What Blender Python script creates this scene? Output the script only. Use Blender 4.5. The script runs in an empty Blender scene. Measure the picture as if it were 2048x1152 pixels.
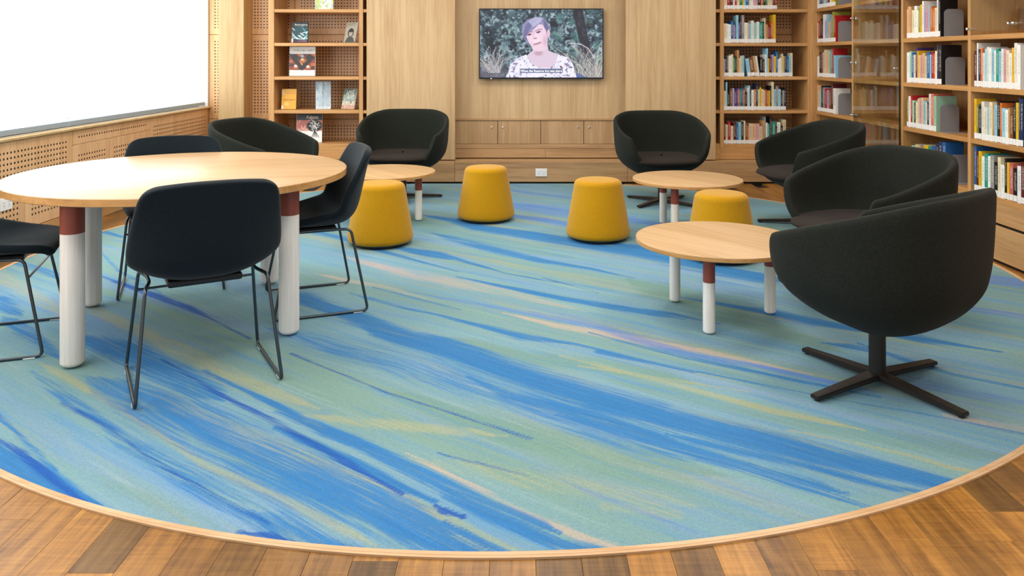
import bpy, bmesh, math, random
import numpy as np
from mathutils import Vector, Matrix

random.seed(7)
SC = bpy.context.scene
COL = SC.collection

# ------------------------------------------------------------------ camera
CAM_H, F_PX, CX, HORIZON = 1.38, 1565.0, 1032.0, 115.0
cam_data = bpy.data.cameras.new('camera')
cam = bpy.data.objects.new('camera', cam_data)
COL.objects.link(cam)
cam.location = (0, 0, CAM_H)
cam.rotation_euler = (math.radians(90), 0, 0)
cam_data.sensor_width = 36
cam_data.lens = 36 * F_PX / 2048
cam_data.shift_x = -(CX - 1024) / 2048
cam_data.shift_y = -(576 - HORIZON) / 2048
cam_data.clip_start = 0.05
SC.camera = cam

# ------------------------------------------------------------------ world, lights, exposure
world = bpy.data.worlds.new('world'); SC.world = world
world.use_nodes = True
bg = world.node_tree.nodes['Background']
bg.inputs[0].default_value = (0.94, 0.97, 1.0, 1)
bg.inputs[1].default_value = 0.60

BLIND_POWER = 2.3
LAMP_W = 21
def ceiling_lamp(x, y, w, l, watts, col=(1.0, 0.93, 0.83)):
    d = bpy.data.lights.new('ceiling_lamp', 'AREA')
    d.shape = 'RECTANGLE'; d.size = w; d.size_y = l; d.energy = watts; d.color = col
    o = bpy.data.objects.new('ceiling_lamp', d); COL.objects.link(o)
    o.location = (x, y, 2.92)
    return o
for lx in (-2.3, -0.1, 2.1):
    for ly in (2.2, 4.6, 7.0):
        ceiling_lamp(lx, ly, 0.9, 0.9, LAMP_W)

SC.view_settings.view_transform = 'Standard'
SC.view_settings.look = 'None'
SC.view_settings.gamma = 1
SC.view_settings.use_curve_mapping = False
SC.view_settings.exposure = 0.5

# ------------------------------------------------------------------ helpers
def lin(c):
    if isinstance(c, str):
        c = c.lstrip('#'); c = [int(c[i:i+2], 16) / 255 for i in (0, 2, 4)]
    return tuple(x / 12.92 if x <= 0.04045 else ((x + 0.055) / 1.055) ** 2.4 for x in c)
def rgba(c): return (*lin(c), 1.0)

def props(o, label=None, cat=None, group=None, kind=None):
    if label: o['label'] = label
    if cat: o['category'] = cat
    if group: o['group'] = group
    if kind: o['kind'] = kind
    return o

def link(name, me, mat=None, parent=None, loc=(0, 0, 0), rot=(0, 0, 0)):
    if mat is not None and len(me.materials) == 0: me.materials.append(mat)
    o = bpy.data.objects.new(name, me); COL.objects.link(o)
    o.location = loc; o.rotation_euler = rot
    if parent: o.parent = parent
    return o

def smooth(me, angle=None):
    me.polygons.foreach_set('use_smooth', [True] * len(me.polygons))
    if angle is not None:
        bm = bmesh.new(); bm.from_mesh(me)
        for e in bm.edges:
            if len(e.link_faces) == 2 and e.calc_face_angle(0) > math.radians(angle): e.smooth = False
        bm.to_mesh(me); bm.free()
    return me

def thing(name, label, cat, loc=(0, 0, 0), rz=0, group=None):
    o = bpy.data.objects.new(name, None); COL.objects.link(o)
    o.empty_display_size = 0.1
    o.location = loc; o.rotation_euler = (0, 0, rz)
    return props(o, label, cat, group)

def bm_mesh(bm, name='mesh'):
    me = bpy.data.meshes.new(name); bm.to_mesh(me); bm.free(); return me

def box_mesh(sx, sy, sz, bevel=0.0, seg=1):
    bm = bmesh.new()
    bmesh.ops.create_cube(bm, size=1)
    bmesh.ops.scale(bm, vec=(sx, sy, sz), verts=bm.verts)
    if bevel:
        bmesh.ops.bevel(bm, geom=bm.edges[:], offset=min(bevel, .45 * min(sx, sy, sz)), segments=seg, affect='EDGES', profile=0.5)
    return bm_mesh(bm)

def box(name, x0, x1, y0, y1, z0, z1, mat, parent=None, bevel=0.0, seg=1, kind=None):
    """a box given in world coordinates; the parent, if any, is unrotated"""
    me = box_mesh(abs(x1 - x0), abs(y1 - y0), abs(z1 - z0), bevel, seg)
    c = Vector(((x0 + x1) / 2, (y0 + y1) / 2, (z0 + z1) / 2))
    if parent: 
        p = parent
        while p: c -= p.location; p = p.parent
    o = link(name, me, mat, parent, c)
    if kind: o['kind'] = kind
    return o

def lathe_mesh(profile, n=32, cap=True):
    """profile: list of (r, z) from bottom to top"""
    vs, fs = [], []
    for r, z in profile:
        for k in range(n):
            a = 2 * math.pi * k / n
            vs.append((r * math.cos(a), r * math.sin(a), z))
    for i in range(len(profile) - 1):
        for k in range(n):
            fs.append((i * n + k, i * n + (k + 1) % n, (i + 1) * n + (k + 1) % n, (i + 1) * n + k))
    if cap:
        fs.append(tuple(reversed(range(n)))); m = (len(profile) - 1) * n
        fs.append(tuple(range(m, m + n)))
    me = bpy.data.meshes.new('lathe'); me.from_pydata(vs, [], fs)
    return me

def tube_mesh(pts, r, n=10, closed=False, fillet=0.0):
    P = [Vector(p) for p in pts]
    if fillet:
        Q = []
        m = len(P)
        for i, p in enumerate(P):
            if not closed and i in (0, m - 1): Q.append(p); continue
            a = (P[i - 1] - p); b = (P[(i + 1) % m] - p)
            f = min(fillet, a.length * .45, b.length * .45)
            s, e = p + a.normalized() * f, p + b.normalized() * f
            for t in np.linspace(0, 1, 7): Q.append(s * (1 - t) ** 2 + p * 2 * t * (1 - t) + e * t * t)
        P = Q
    vs, fs = [], []
    m = len(P); up = None
    for i, p in enumerate(P):
        if closed: d = (P[(i + 1) % m] - P[i - 1]).normalized()
        else: d = (P[min(i + 1, m - 1)] - P[max(i - 1, 0)]).normalized()
        if up is None:
            up = d.orthogonal().normalized()
        up = (up - d * up.dot(d)).normalized(); w = d.cross(up)
        for k in range(n):
            a = 2 * math.pi * k / n
            vs.append(p + (up * math.cos(a) + w * math.sin(a)) * r)
    for i in range(m if closed else m - 1):
        j = (i + 1) % m
        for k in range(n):
            fs.append((i * n + k, i * n + (k + 1) % n, j * n + (k + 1) % n, j * n + k))
    if not closed:
        fs.append(tuple(reversed(range(n)))); fs.append(tuple(range((m - 1) * n, m * n)))
    me = bpy.data.meshes.new('tube'); me.from_pydata([tuple(v) for v in vs], [], fs)
    return smooth(me, 60)

def grid_mesh(V, closed_u=False):
    """V: array rows x cols x 3"""
    r, c, _ = V.shape
    fs = []
    for i in range(r - 1):
        for k in range(c if closed_u else c - 1):
            fs.append((i * c + k, i * c + (k + 1) % c, (i + 1) * c + (k + 1) % c, (i + 1) * c + k))
    me = bpy.data.meshes.new('grid'); me.from_pydata([tuple(p) for p in V.reshape(-1, 3)], [], fs)
    return me

def prism_mesh(outline, t, bevel=0.0):
    """outline in XZ, thickness t along Y, centred on y = 0"""
    bm = bmesh.new()
    vs = [bm.verts.new((x, -t / 2, z)) for x, z in outline]
    f = bm.faces.new(vs)
    r = bmesh.ops.extrude_face_region(bm, geom=[f])
    bmesh.ops.translate(bm, vec=(0, t, 0), verts=[v for v in r['geom'] if isinstance(v, bmesh.types.BMVert)])
    bmesh.ops.recalc_face_normals(bm, faces=bm.faces)
    if bevel: bmesh.ops.bevel(bm, geom=bm.edges[:], offset=bevel, segments=1, affect='EDGES')
    return bm_mesh(bm)

def text_mesh(body, width, height=None, shear=0.0, thick=0.0004):
    cu = bpy.data.curves.new('text', 'FONT'); cu.body = body; cu.extrude = thick; cu.shear = shear
    cu.resolution_u = 2; cu.align_x = 'CENTER'; cu.align_y = 'CENTER'
    o = bpy.data.objects.new('text', cu); COL.objects.link(o)
    bpy.context.view_layer.update()
    dg = bpy.context.evaluated_depsgraph_get()
    me = bpy.data.meshes.new_from_object(o.evaluated_get(dg))
    bpy.data.objects.remove(o)
    co = np.empty(len(me.vertices) * 3); me.vertices.foreach_get('co', co); co = co.reshape(-1, 3)
    lo, hi = co.min(0), co.max(0)
    s = width / (hi[0] - lo[0])
    sy = s if height is None else height / (hi[1] - lo[1])
    c = (lo + hi) / 2
    # lay the text in the XZ plane, reading towards -Y
    out = np.stack([(co[:, 0] - c[0]) * s, -co[:, 2], (co[:, 1] - c[1]) * sy], 1)
    me.vertices.foreach_set('co', out.ravel()); me.update()
    return me

# ------------------------------------------------------------------ materials
def new_mat(name):
    m = bpy.data.materials.new(name); m.use_nodes = True
    nt = m.node_tree; b = nt.nodes['Principled BSDF']
    return m, nt, b
def N(nt, t, **kw):
    n = nt.nodes.new(t)
    for k, v in kw.items(): setattr(n, k, v)
    return n
def mapping(nt, src, scale=(1, 1, 1), rot=(0, 0, 0), loc=(0, 0, 0)):
    m = N(nt, 'ShaderNodeMapping'); nt.links.new(src, m.inputs['Vector'])
    m.inputs['Scale'].default_value = scale; m.inputs['Rotation'].default_value = rot; m.inputs['Location'].default_value = loc
    return m.outputs[0]
def noise(nt, vec, scale, detail=4, rough=.55, dist=0.0):
    n = N(nt, 'ShaderNodeTexNoise'); nt.links.new(vec, n.inputs['Vector'])
    n.inputs['Scale'].default_value = scale; n.inputs['Detail'].default_value = detail
    n.inputs['Roughness'].default_value = rough; n.inputs['Distortion'].default_value = dist
    return n.outputs['Fac']
def math_n(nt, op, a, b=None, c=None, clamp=False):
    n = N(nt, 'ShaderNodeMath', operation=op); n.use_clamp = clamp
    for i, v in enumerate((a, b, c)):
        if v is None: continue
        if isinstance(v, (int, float)): n.inputs[i].default_value = v
        else: nt.links.new(v, n.inputs[i])
    return n.outputs[0]
def ramp(nt, fac, stops):
    r = N(nt, 'ShaderNodeValToRGB'); nt.links.new(fac, r.inputs[0])
    el = r.color_ramp.elements
    while len(el) < len(stops): el.new(0.5)
    for e, (p, c) in zip(el, stops):
        e.position = p; e.color = rgba(c) if isinstance(c, (str, tuple, list)) else (c, c, c, 1)
    return r.outputs[0]
def mix(nt, fac, a, b, mode='MIX'):
    n = N(nt, 'ShaderNodeMix', data_type='RGBA', blend_type=mode)
    for sock, v in ((n.inputs[0], fac), (n.inputs[6], a), (n.inputs[7], b)):
        if isinstance(v, (int, float)): sock.default_value = v
        elif isinstance(v, (str, tuple)): sock.default_value = rgba(v)
        else: nt.links.new(v, sock)
    return n.outputs[2]
def bump(nt, b, height, strength=.2, dist=.01):
    n = N(nt, 'ShaderNodeBump'); n.inputs['Strength'].default_value = strength; n.inputs['Distance'].default_value = dist
    nt.links.new(height, n.inputs['Height']); nt.links.new(n.outputs[0], b.inputs['Normal'])

def object_vec(nt, rnd=True):
    tc = N(nt, 'ShaderNodeTexCoord'); v = tc.outputs['Object']
    if rnd:
        oi = N(nt, 'ShaderNodeObjectInfo')
        r = math_n(nt, 'MULTIPLY', oi.outputs['Random'], 37.0)
        a = N(nt, 'ShaderNodeVectorMath', operation='ADD'); nt.links.new(v, a.inputs[0])
        c = N(nt, 'ShaderNodeCombineXYZ')
        for i in range(3): nt.links.new(r, c.inputs[i])
        nt.links.new(c.outputs[0], a.inputs[1]); v = a.outputs[0]
    return v

def wood(name, light, dark, grain='Z', strip=0.0, rough=.42, vary=.0, perf=None, fine=1.0, streak=.5):
    """timber with grain along one axis; strip = width of veneer leaves; perf = (pitch, radius, (u axis, half size), (v axis, half size), border)"""
    m, nt, b = new_mat(name)
    vec = object_vec(nt)
    ax = 'XYZ'.index(grain)
    sc = [1.0, 1.0, 1.0]; sc[ax] = .045
    v1 = mapping(nt, vec, tuple(s * 55 * fine for s in sc))
    v2 = mapping(nt, vec, tuple(s * 9 for s in sc))
    n1 = noise(nt, v1, 1, 5, .6); n2 = noise(nt, v2, 1, 3, .6, .6)
    f = math_n(nt, 'ADD', math_n(nt, 'MULTIPLY', n1, .5), math_n(nt, 'MULTIPLY', n2, .5))
    c = ramp(nt, f, [(.33, dark), (.52 + .1 * (1 - streak), light), (.72, light)])
    if strip:
        sep = N(nt, 'ShaderNodeSeparateXYZ'); nt.links.new(N(nt, 'ShaderNodeTexCoord').outputs['Object'], sep.inputs[0])
        u = sep.outputs[0] if grain != 'X' else sep.outputs[2]
        if strip < 0: u = sep.outputs[1]
        fl = math_n(nt, 'FLOOR', math_n(nt, 'DIVIDE', u, abs(strip)))
        wn = N(nt, 'ShaderNodeTexWhiteNoise', noise_dimensions='1D'); nt.links.new(fl, wn.inputs['W'])
        c = mix(nt, math_n(nt, 'MULTIPLY', wn.outputs['Value'], .30), c, dark)
    if vary:
        oi = N(nt, 'ShaderNodeObjectInfo')
        h = N(nt, 'ShaderNodeHueSaturation')
        nt.links.new(math_n(nt, 'MULTIPLY_ADD', oi.outputs['Random'], vary, 1 - vary * .6), h.inputs['Value'])
        nt.links.new(c, h.inputs['Color']); c = h.outputs[0]
    if perf:
        pitch, rad, (ua, uh), (va, vh), bord = perf
        sep = N(nt, 'ShaderNodeSeparateXYZ'); nt.links.new(N(nt, 'ShaderNodeTexCoord').outputs['Object'], sep.inputs[0])
        U, V = sep.outputs['XYZ'.index(ua)], sep.outputs['XYZ'.index(va)]
        def cell(s, half):
            n = max(1, int((2 * half - 2 * bord) / pitch)); off = n * pitch / 2
            fr = math_n(nt, 'FRACT', math_n(nt, 'ADD', math_n(nt, 'DIVIDE', math_n(nt, 'ADD', s, off), pitch), 0.0))
            inside = math_n(nt, 'LESS_THAN', math_n(nt, 'ABSOLUTE', s), off)
            return math_n(nt, 'MULTIPLY', math_n(nt, 'SUBTRACT', fr, .5), pitch), inside
        du, iu = cell(U, uh); dv, iv = cell(V, vh)
        d = math_n(nt, 'SQRT', math_n(nt, 'ADD', math_n(nt, 'MULTIPLY', du, du), math_n(nt, 'MULTIPLY', dv, dv)))
        hole = math_n(nt, 'MULTIPLY', math_n(nt, 'LESS_THAN', d, rad), math_n(nt, 'MULTIPLY', iu, iv))
        c = mix(nt, hole, c, '#120b07')
    nt.links.new(c, b.inputs['Base Color'])
    b.inputs['Roughness'].default_value = rough
    bump(nt, b, f, .06, .004)
    return m

def plain(name, col, rough=.5, metal=0.0, spec=.5):
    m, nt, b = new_mat(name)
    b.inputs['Base Color'].default_value = rgba(col); b.inputs['Roughness'].default_value = rough
    b.inputs['Metallic'].default_value = metal; b.inputs['Specular IOR Level'].default_value = spec
    # slight unevenness
    f = noise(nt, object_vec(nt), 40, 3)
    nt.links.new(math_n(nt, 'MULTIPLY_ADD', f, .12, rough - .06), b.inputs['Roughness'])
    return m

def fabric(name, col, col2, scale=420, sheen=.25, strength=.25):
    m, nt, b = new_mat(name)
    vec = object_vec(nt)
    f = noise(nt, vec, scale, 2, .7); g = noise(nt, vec, 6, 3)
    c = mix(nt, ramp(nt, f, [(.35, (0, 0, 0)), (.68, (1, 1, 1))]), col, col2)
    c = mix(nt, math_n(nt, 'MULTIPLY', g, .25), c, col)
    nt.links.new(c, b.inputs['Base Color'])
    b.inputs['Roughness'].default_value = .92
    b.inputs['Specular IOR Level'].default_value = .15
    b.inputs['Sheen Weight'].default_value = sheen; b.inputs['Sheen Roughness'].default_value = .45
    bump(nt, b, f, strength, .003)
    return m

def attr_mat(name, rough=.45, emit=0.0):
    """shows the printed picture held in the mesh's colour attribute"""
    m, nt, b = new_mat(name)
    a = N(nt, 'ShaderNodeAttribute', attribute_name='print')
    nt.links.new(a.outputs['Color'], b.inputs['Base Color']); b.inputs['Roughness'].default_value = rough
    if emit:
        b.inputs['Base Color'].default_value = (.01, .01, .01, 1)
        for l in list(b.inputs['Base Color'].links): nt.links.remove(l)
        nt.links.new(a.outputs['Color'], b.inputs['Emission Color']); b.inputs['Emission Strength'].default_value = emit
    return m

VENEER_L, VENEER_D = '#d3ae80', '#bd9263'
M = {}
M['veneer'] = wood('veneer_vertical', '#cbad84', '#b08d63', 'Z', strip=.125, rough=.45)
M['door_v'] = wood('veneer_doors', '#bc9a71', '#a07c56', 'Z', strip=.06, rough=.45)
M['door_h'] = wood('veneer_horizontal', '#ba956b', '#8f6b47', 'X', rough=.5, vary=.12)
M['door_y'] = wood('veneer_side_horizontal', '#c59b69', '#a87a4b', 'Y', rough=.5, vary=.1)
M['case'] = wood('case_timber', '#cb9c66', '#ae7e49', 'Z', rough=.45, vary=.08)
M['shelf_x'] = wood('shelf_timber', '#cb9a62', '#ae7c46', 'X', rough=.45, vary=.08)
M['shelf_y'] = wood('shelf_timber_side', '#bf8d55', '#a4713c', 'Y', rough=.45, vary=.08)
M['column'] = wood('column_timber', '#c0a375', '#a88655', 'Z', rough=.5)
M['table'] = wood('table_oak', '#bf9d74', '#ab8558', 'X', rough=.34, fine=.8)
M['low_table'] = wood('low_table_oak', '#c09e75', '#a98659', 'X', rough=.5, fine=.8)
M['edge'] = wood('table_edge', '#c79659', '#ab7a42', 'X', rough=.45)
M['ring'] = wood('bent_ply', '#d3b08a', '#bf9468', 'X', rough=.45)
M['plank'] = None
M['leg_white'] = wood('limed_timber', '#f0ece6', '#dbd2c8', 'Z', rough=.5)
M['leg_red'] = plain('brick_red_lacquer', '#8d4334', .45)
M['mustard'] = fabric('mustard_felt', '#a97a0c', '#c9970f', 300, .2)
M['lounge'] = fabric('charcoal_wool', '#111411', '#2d302a', 380, .03)
M['lounge_seat'] = fabric('brown_charcoal_wool', '#1a1512', '#352c27', 420, .03)
M['dining'] = fabric('navy_black_wool', '#0b1318', '#1b2830', 500, .10)
M['steel'] = plain('grey_steel', '#4d555a', .32, .85)
M['base_metal'] = plain('dark_bronze_metal', '#302c29', .42, .5)
M['chrome'] = plain('chrome', '#d8d8d8', .15, 1.0)
M['black'] = plain('black_plastic', '#0c0c0d', .35)
M['gap'] = plain('dark_recess', '#1a120c', .8)
M['white'] = plain('white_plastic', '#e8e8ea', .4)
M['grey_plate'] = plain('grey_enamel', '#8a888a', .55, .1)
M['paper'] = plain('paper', '#e6dfd0', .85)
M['glide'] = plain('clear_glide', '#c9ced2', .2)
M['ceiling'] = plain('white_paint', '#f0efec', .9)
M['frame_white'] = plain('window_frame_white', '#e4e8ea', .5)
M['rail'] = plain('blind_rail', '#93a2af', .5)
M['print'] = attr_mat('printed_cover', .35)
M['screen'] = attr_mat('screen_picture', .2, 0.78)
M['led'] = new_mat('power_led')[0]
_b = M['led'].node_tree.nodes['Principled BSDF']; _b.inputs['Emission Color'].default_value = (1, 1, 1, 1); _b.inputs['Emission Strength'].default_value = 2

# daylit roller blind
m, nt, b = new_mat('daylit_blind'); M['blind'] = m
b.inputs['Base Color'].default_value = (.85, .88, .9, 1); b.inputs['Roughness'].default_value = .9
b.inputs['Emission Color'].default_value = (.90, .965, 1.0, 1); b.inputs['Emission Strength'].default_value = BLIND_POWER

# clear glass, thin sheet
m, nt, b = new_mat('clear_glass'); M['glass'] = m
nt.nodes.remove(b)
g = N(nt, 'ShaderNodeBsdfGlossy'); g.inputs['Roughness'].default_value = 0.02
t = N(nt, 'ShaderNodeBsdfTransparent'); t.inputs[0].default_value = (.93, .96, .94, 1)
fr = N(nt, 'ShaderNodeFresnel')
geo = N(nt, 'ShaderNodeNewGeometry')
nt.links.new(math_n(nt, 'MULTIPLY_ADD', geo.outputs['Backfacing'], 1 / 1.52 - 1.52, 1.52), fr.inputs[0])
ms = N(nt, 'ShaderNodeMixShader')
nt.links.new(math_n(nt, 'MULTIPLY', fr.outputs[0], 1.15, clamp=True), ms.inputs[0])
nt.links.new(t.outputs[0], ms.inputs[1]); nt.links.new(g.outputs[0], ms.inputs[2])
nt.links.new(ms.outputs[0], nt.nodes['Material Output'].inputs[0])

# floor boards: per-board tone, grain along Y, saw marks across, dark mineral streaks
m, nt, b = new_mat('floor_board'); M['plank'] = m
vec = object_vec(nt)
oi = N(nt, 'ShaderNodeObjectInfo')
n1 = noise(nt, mapping(nt, vec, (60, 2.2, 1)), 1, 5, .6)
n2 = noise(nt, mapping(nt, vec, (9, 1.6, 1)), 1, 5, .65, 1.2)
n3 = noise(nt, mapping(nt, vec, (5, 90, 1)), 1, 3, .6)
f = math_n(nt, 'ADD', math_n(nt, 'ADD', math_n(nt, 'MULTIPLY', n1, .35), math_n(nt, 'MULTIPLY', n2, .45)), math_n(nt, 'MULTIPLY', n3, .2))
c = ramp(nt, f, [(.30, '#3f2b14'), (.42, '#7d5c2c'), (.56, '#a78140'), (.75, '#c6a560')])
tone = ramp(nt, oi.outputs['Random'], [(0, '#6b5745'), (.15, '#8f7658'), (.3, '#cdae84'), (.5, '#f0d09c'), (.7, '#a98d68'), (.85, '#e2c08c'), (1, '#7f6a52')])
c = mix(nt, .8, c, tone, 'MULTIPLY')
h = N(nt, 'ShaderNodeHueSaturation'); h.inputs['Value'].default_value = 1.3; h.inputs['Saturation'].default_value = .98; nt.links.new(c, h.inputs['Color'])
nt.links.new(h.outputs[0], b.inputs['Base Color'])
b.inputs['Roughness'].default_value = .38
bump(nt, b, f, .12, .004)

# ------------------------------------------------------------------ setting: dimensions
PL_Y, PL_X = 8.57, 3.235          # fronts of the back and right plinths
WALL_Y, WALL_L = 9.20, -3.61      # perforated back wall, left wall face
CASE_Y, CASE_X = 8.68, 3.30       # fronts of the bookcases
SHELF_Z = [0.420, 0.794, 1.168, 1.542, 1.916, 2.29]   # tops of the shelves
ST = 0.035
RUG_C, RUG_R = (-0.088, 5.454), 3.272

# floor slab and boards
floor = box('floor', -3.75, 3.85, 0.2, 9.3, -.10, -.026, M['gap'], kind='structure')
pw = .126
lens = (0.9, 1.35, 1.9)
pmesh = [box_mesh(pw - .0008, L - .0008, .022, .0006) for L in lens]
for me in pmesh: me.materials.append(M['plank'])
rnd = random.Random(11)
nrow = 0
x = -3.60
while x < 3.28:
    y = 0.5 + rnd.uniform(0, .9) - .6
    while y < 8.9:
        k = rnd.choice((0, 1, 1, 2)); L = lens[k]
        far = max(math.hypot(px - RUG_C[0], py - RUG_C[1]) for px in (x, x + pw) for py in (y, y + L))
        cov_front = y + L > .9
        if far > RUG_R - .02 and cov_front and y + L < 9.1:
            o = link('plank', pmesh[k], None, floor, (x + pw / 2 - floor.location.x, y + L / 2 - floor.location.y, -.015 - floor.location.z))
        y += L
    x += pw

# ceiling, left and right walls behind everything
box('ceiling', -3.8, 3.9, 0.2, 9.35, 2.95, 3.05, M['ceiling'], kind='structure')
wall_back = box('wall_back', -3.8, 3.9, WALL_Y + .02, WALL_Y + .12, -.1, 2.95, M['gap'], kind='structure')
wall_right = box('wall_right', 3.74, 3.86, 0.2, WALL_Y + .02, -.1, 2.95, M['case'], kind='structure')
wall_left = box('wall_left', -3.80, -3.66, 0.2, WALL_Y + .02, -.1, .80, M['gap'], kind='structure')
box('wall_left', -3.80, -3.66, 0.2, WALL_Y + .02, 2.75, 2.95, M['ceiling'], kind='structure')

pn = [0]
def perf_panel(parent, x0, x1, y0, y1, z0, z1, face, border=.05, pitch=.036, rad=.0082, light='#d9ae80', dark='#c2905d', strip=.14):
    pn[0] += 1
    hz = (z1 - z0) / 2
    if face == 'Y':
        mat = wood('perforated_timber_%d' % pn[0], light, dark, 'Z', strip=strip, perf=(pitch, rad, ('X', (x1 - x0) / 2), ('Z', hz), border))
    else:
        mat = wood('perforated_timber_%d' % pn[0], light, dark, 'Z', strip=-strip, perf=(pitch, rad, ('Y', (y1 - y0) / 2), ('Z', hz), border))
    return box('panel', x0, x1, y0, y1, z0, z1, mat, parent, bevel=.002)
# back wall panels, seen at the column, and through the open bookcases
g = .0025
for xa, xb in ((-3.61, -2.60), (-2.60, -1.40), (2.05, 3.30)):
    for za, zb in ((.10, .657), (.657, 1.65), (1.65, 2.64)):
        perf_panel(wall_back, xa + g, xb - g, WALL_Y, WALL_Y + .018, za + g, zb - g, 'Y')
# left wall panels below the window sill; each run as in the joinery
for ya, yb, za, zb in ((7.72, 9.17, .12, .782), (6.37, 7.72, .665, .782), (6.37, 6.96, .12, .662), (6.96, 7.72, .12, .662),
                       (5.02, 6.37, .42, .782), (5.02, 5.75, .12, .417), (5.75, 6.37, .12, .417),
                       (3.67, 5.02, .12, .782), (2.32, 3.67, .12, .782), (0.97, 2.32, .12, .782)):
    perf_panel(wall_left, -3.66, WALL_L, ya + .003, yb - .003, za, zb, 'X', border=.055, pitch=.040, rad=.0088, light='#dfb78e', dark='#c79868', strip=.11)
box('panel_stile', -3.66, WALL_L, 9.175, WALL_Y, .12, .79, M['column'], wall_left)
box('baseboard_left', -3.66, -3.605, 0.3, WALL_Y, -.03, .115, M['door_y'], kind='structure', bevel=.002)
sill = box('trim_1', -3.70, -3.585, 0.3, WALL_Y, .786, .806, M['column'], kind='structure', bevel=.003)

# window behind roller blinds
box('trim_4', -3.80, -3.613, 9.168, WALL_Y + .019, .807, 2.75, M['frame_white'], kind='structure')
win = box('window_1', -3.79, -3.74, 0.3, WALL_Y + .01, .806, .86, M['frame_white'], kind='structure')
for y in (.33, 2.1, 3.6, 5.0, 6.38, 7.75, 9.135):
    box('window_frame', -3.79, -3.74, y - .03, y + .03, .86, 2.75, M['frame_white'], win)
for ya, yb in ((.36, 2.07), (2.13, 3.57), (3.63, 4.97), (5.03, 6.35), (6.41, 7.72), (7.78, 9.105)):
    box('pane', -3.768, -3.762, ya, yb, .86, 2.75, M['glass'], win)
BL = ((6.395, 9.165, 'white roller blind at the end of window next to the timber column'),
      (3.62, 6.365, 'white roller blind over the window beside the round meeting table'),
      (0.85, 3.59, 'white roller blind over the window nearest the open end of the room'))
for ya, yb, lab in BL:
    t_ = thing('roller_blind', lab, 'blind', (-3.655, (ya + yb) / 2, .83), group='roller blinds on the long window')
    box('fabric', -3.657, -3.653, ya, yb, .86, 2.70, M['blind'], t_)
    box('bottom_rail', -3.667, -3.643, ya, yb, .822, .862, M['rail'], t_, bevel=.006, seg=2)
    r_ = link('roller', lathe_mesh([(.03, -(yb - ya) / 2), (.03, (yb - ya) / 2)], 16), M['rail'], t_, (0, 0, 2.72 - .83), (math.pi / 2, 0, 0))

# timber column in the corner
co = thing('timber_column', 'solid timber boxed column between the perforated wall panels', 'column', (-3.245, 9.05, 0))
box('face', -3.39, -3.10, 8.91, 8.935, 0, 2.94, M['column'], co, bevel=.002)
box('return', -3.125, -3.10, 8.936, 9.199, 0, 2.94, M['column'], co, bevel=.002)
box('return', -3.39, -3.365, 8.936, 9.199, 0, 2.94, M['column'], co, bevel=.002)
# low timber board in front of the left end of the back wall
box('baseboard_back', -3.60, -2.78, 9.14, 9.19, -.03, .10, M['door_h'], kind='structure')

# plinths (the low base running along the back and right sides)
plinth = box('trim_2', -2.72, 3.30, PL_Y + .02, 9.15, -.02, .238, M['gap'], kind='structure')
for xa, xb in ((-2.75, -.673), (-.670, 1.22), (1.223, PL_X + .02)):
    box('plinth_board', xa, xb, PL_Y, PL_Y + .02, .018, .240, M['door_h'], plinth, bevel=.0015)
    box('plinth_top', xa, xb, PL_Y + .0205, CASE_Y + .15, .239, .246, M['door_h'], plinth)
plinth_r = box('trim_3', PL_X + .02, 3.72, 3.0, PL_Y - .01, -.02, .238, M['gap'], kind='structure')
for ya, yb in ((3.0, 4.6), (4.603, 6.685), (6.688, PL_Y - .002)):
    box('plinth_board', PL_X, PL_X + .02, ya, yb, .018, .245, M['door_y'], plinth_r, bevel=.0015)

# ------------------------------------------------------------------ central media wall
mw = box('wall_media', -.72, 1.27, 8.82, 8.90, .25, 2.94, M['gap'], kind='structure')
box('panel', -.70, 1.25, 8.79, 8.82, .692, 2.94, M['veneer'], mw)
box('ledge', -.70, 1.25, 8.765, 8.82, .674, .691, M['door_h'], mw, bevel=.001)
cab = thing('media_cabinet', 'low timber cabinet run with four locked doors below the screen', 'cabinet', (.28, 8.80, .25))
box('carcass', -.70, 1.25, 8.792, 8.819, .25, .673, M['gap'], cab)
dx = [-.690, -.2065, .2765, .7595, 1.2425]
for i in range(4):
    d = box('door', dx[i] + .003, dx[i + 1] - .003, 8.774, 8.791, .413, .669, M['door_v'], cab, bevel=.001)
    kx = dx[i + 1] - .064 if i % 2 == 0 else dx[i] + .064
    k = link('lock', lathe_mesh([(.012, 0), (.012, .006), (.009, .008), (.0, .008)], 16), M['chrome'], d,
             (kx - (dx[i] + dx[i + 1]) / 2, -.0085, .596 - .541), (math.pi / 2, 0, 0))
box('rail', -.69, 1.2425, 8.774, 8.791, .358, .410, M['door_h'], cab, bevel=.001)
for xa, xb in ((-.69, .329), (.331, 1.2425)):
    box('lower_board', xa, xb, 8.774, 8.791, .256, .355, M['door_h'], cab, bevel=.0015)

for xa, xb, lab in ((-1.643, -.670, 'tall timber sliding panel between open display shelves and the screen'),
                    (1.209, 2.198, 'tall timber sliding panel between the screen and the full bookshelves')):
    sp = thing('sliding_panel', lab, 'panel', ((xa + xb) / 2, 8.63, .256), group='sliding timber panels')
    box('leaf', xa, xb, 8.602, 8.640, .256, 2.93, M['veneer'], sp, bevel=.002)

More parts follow.
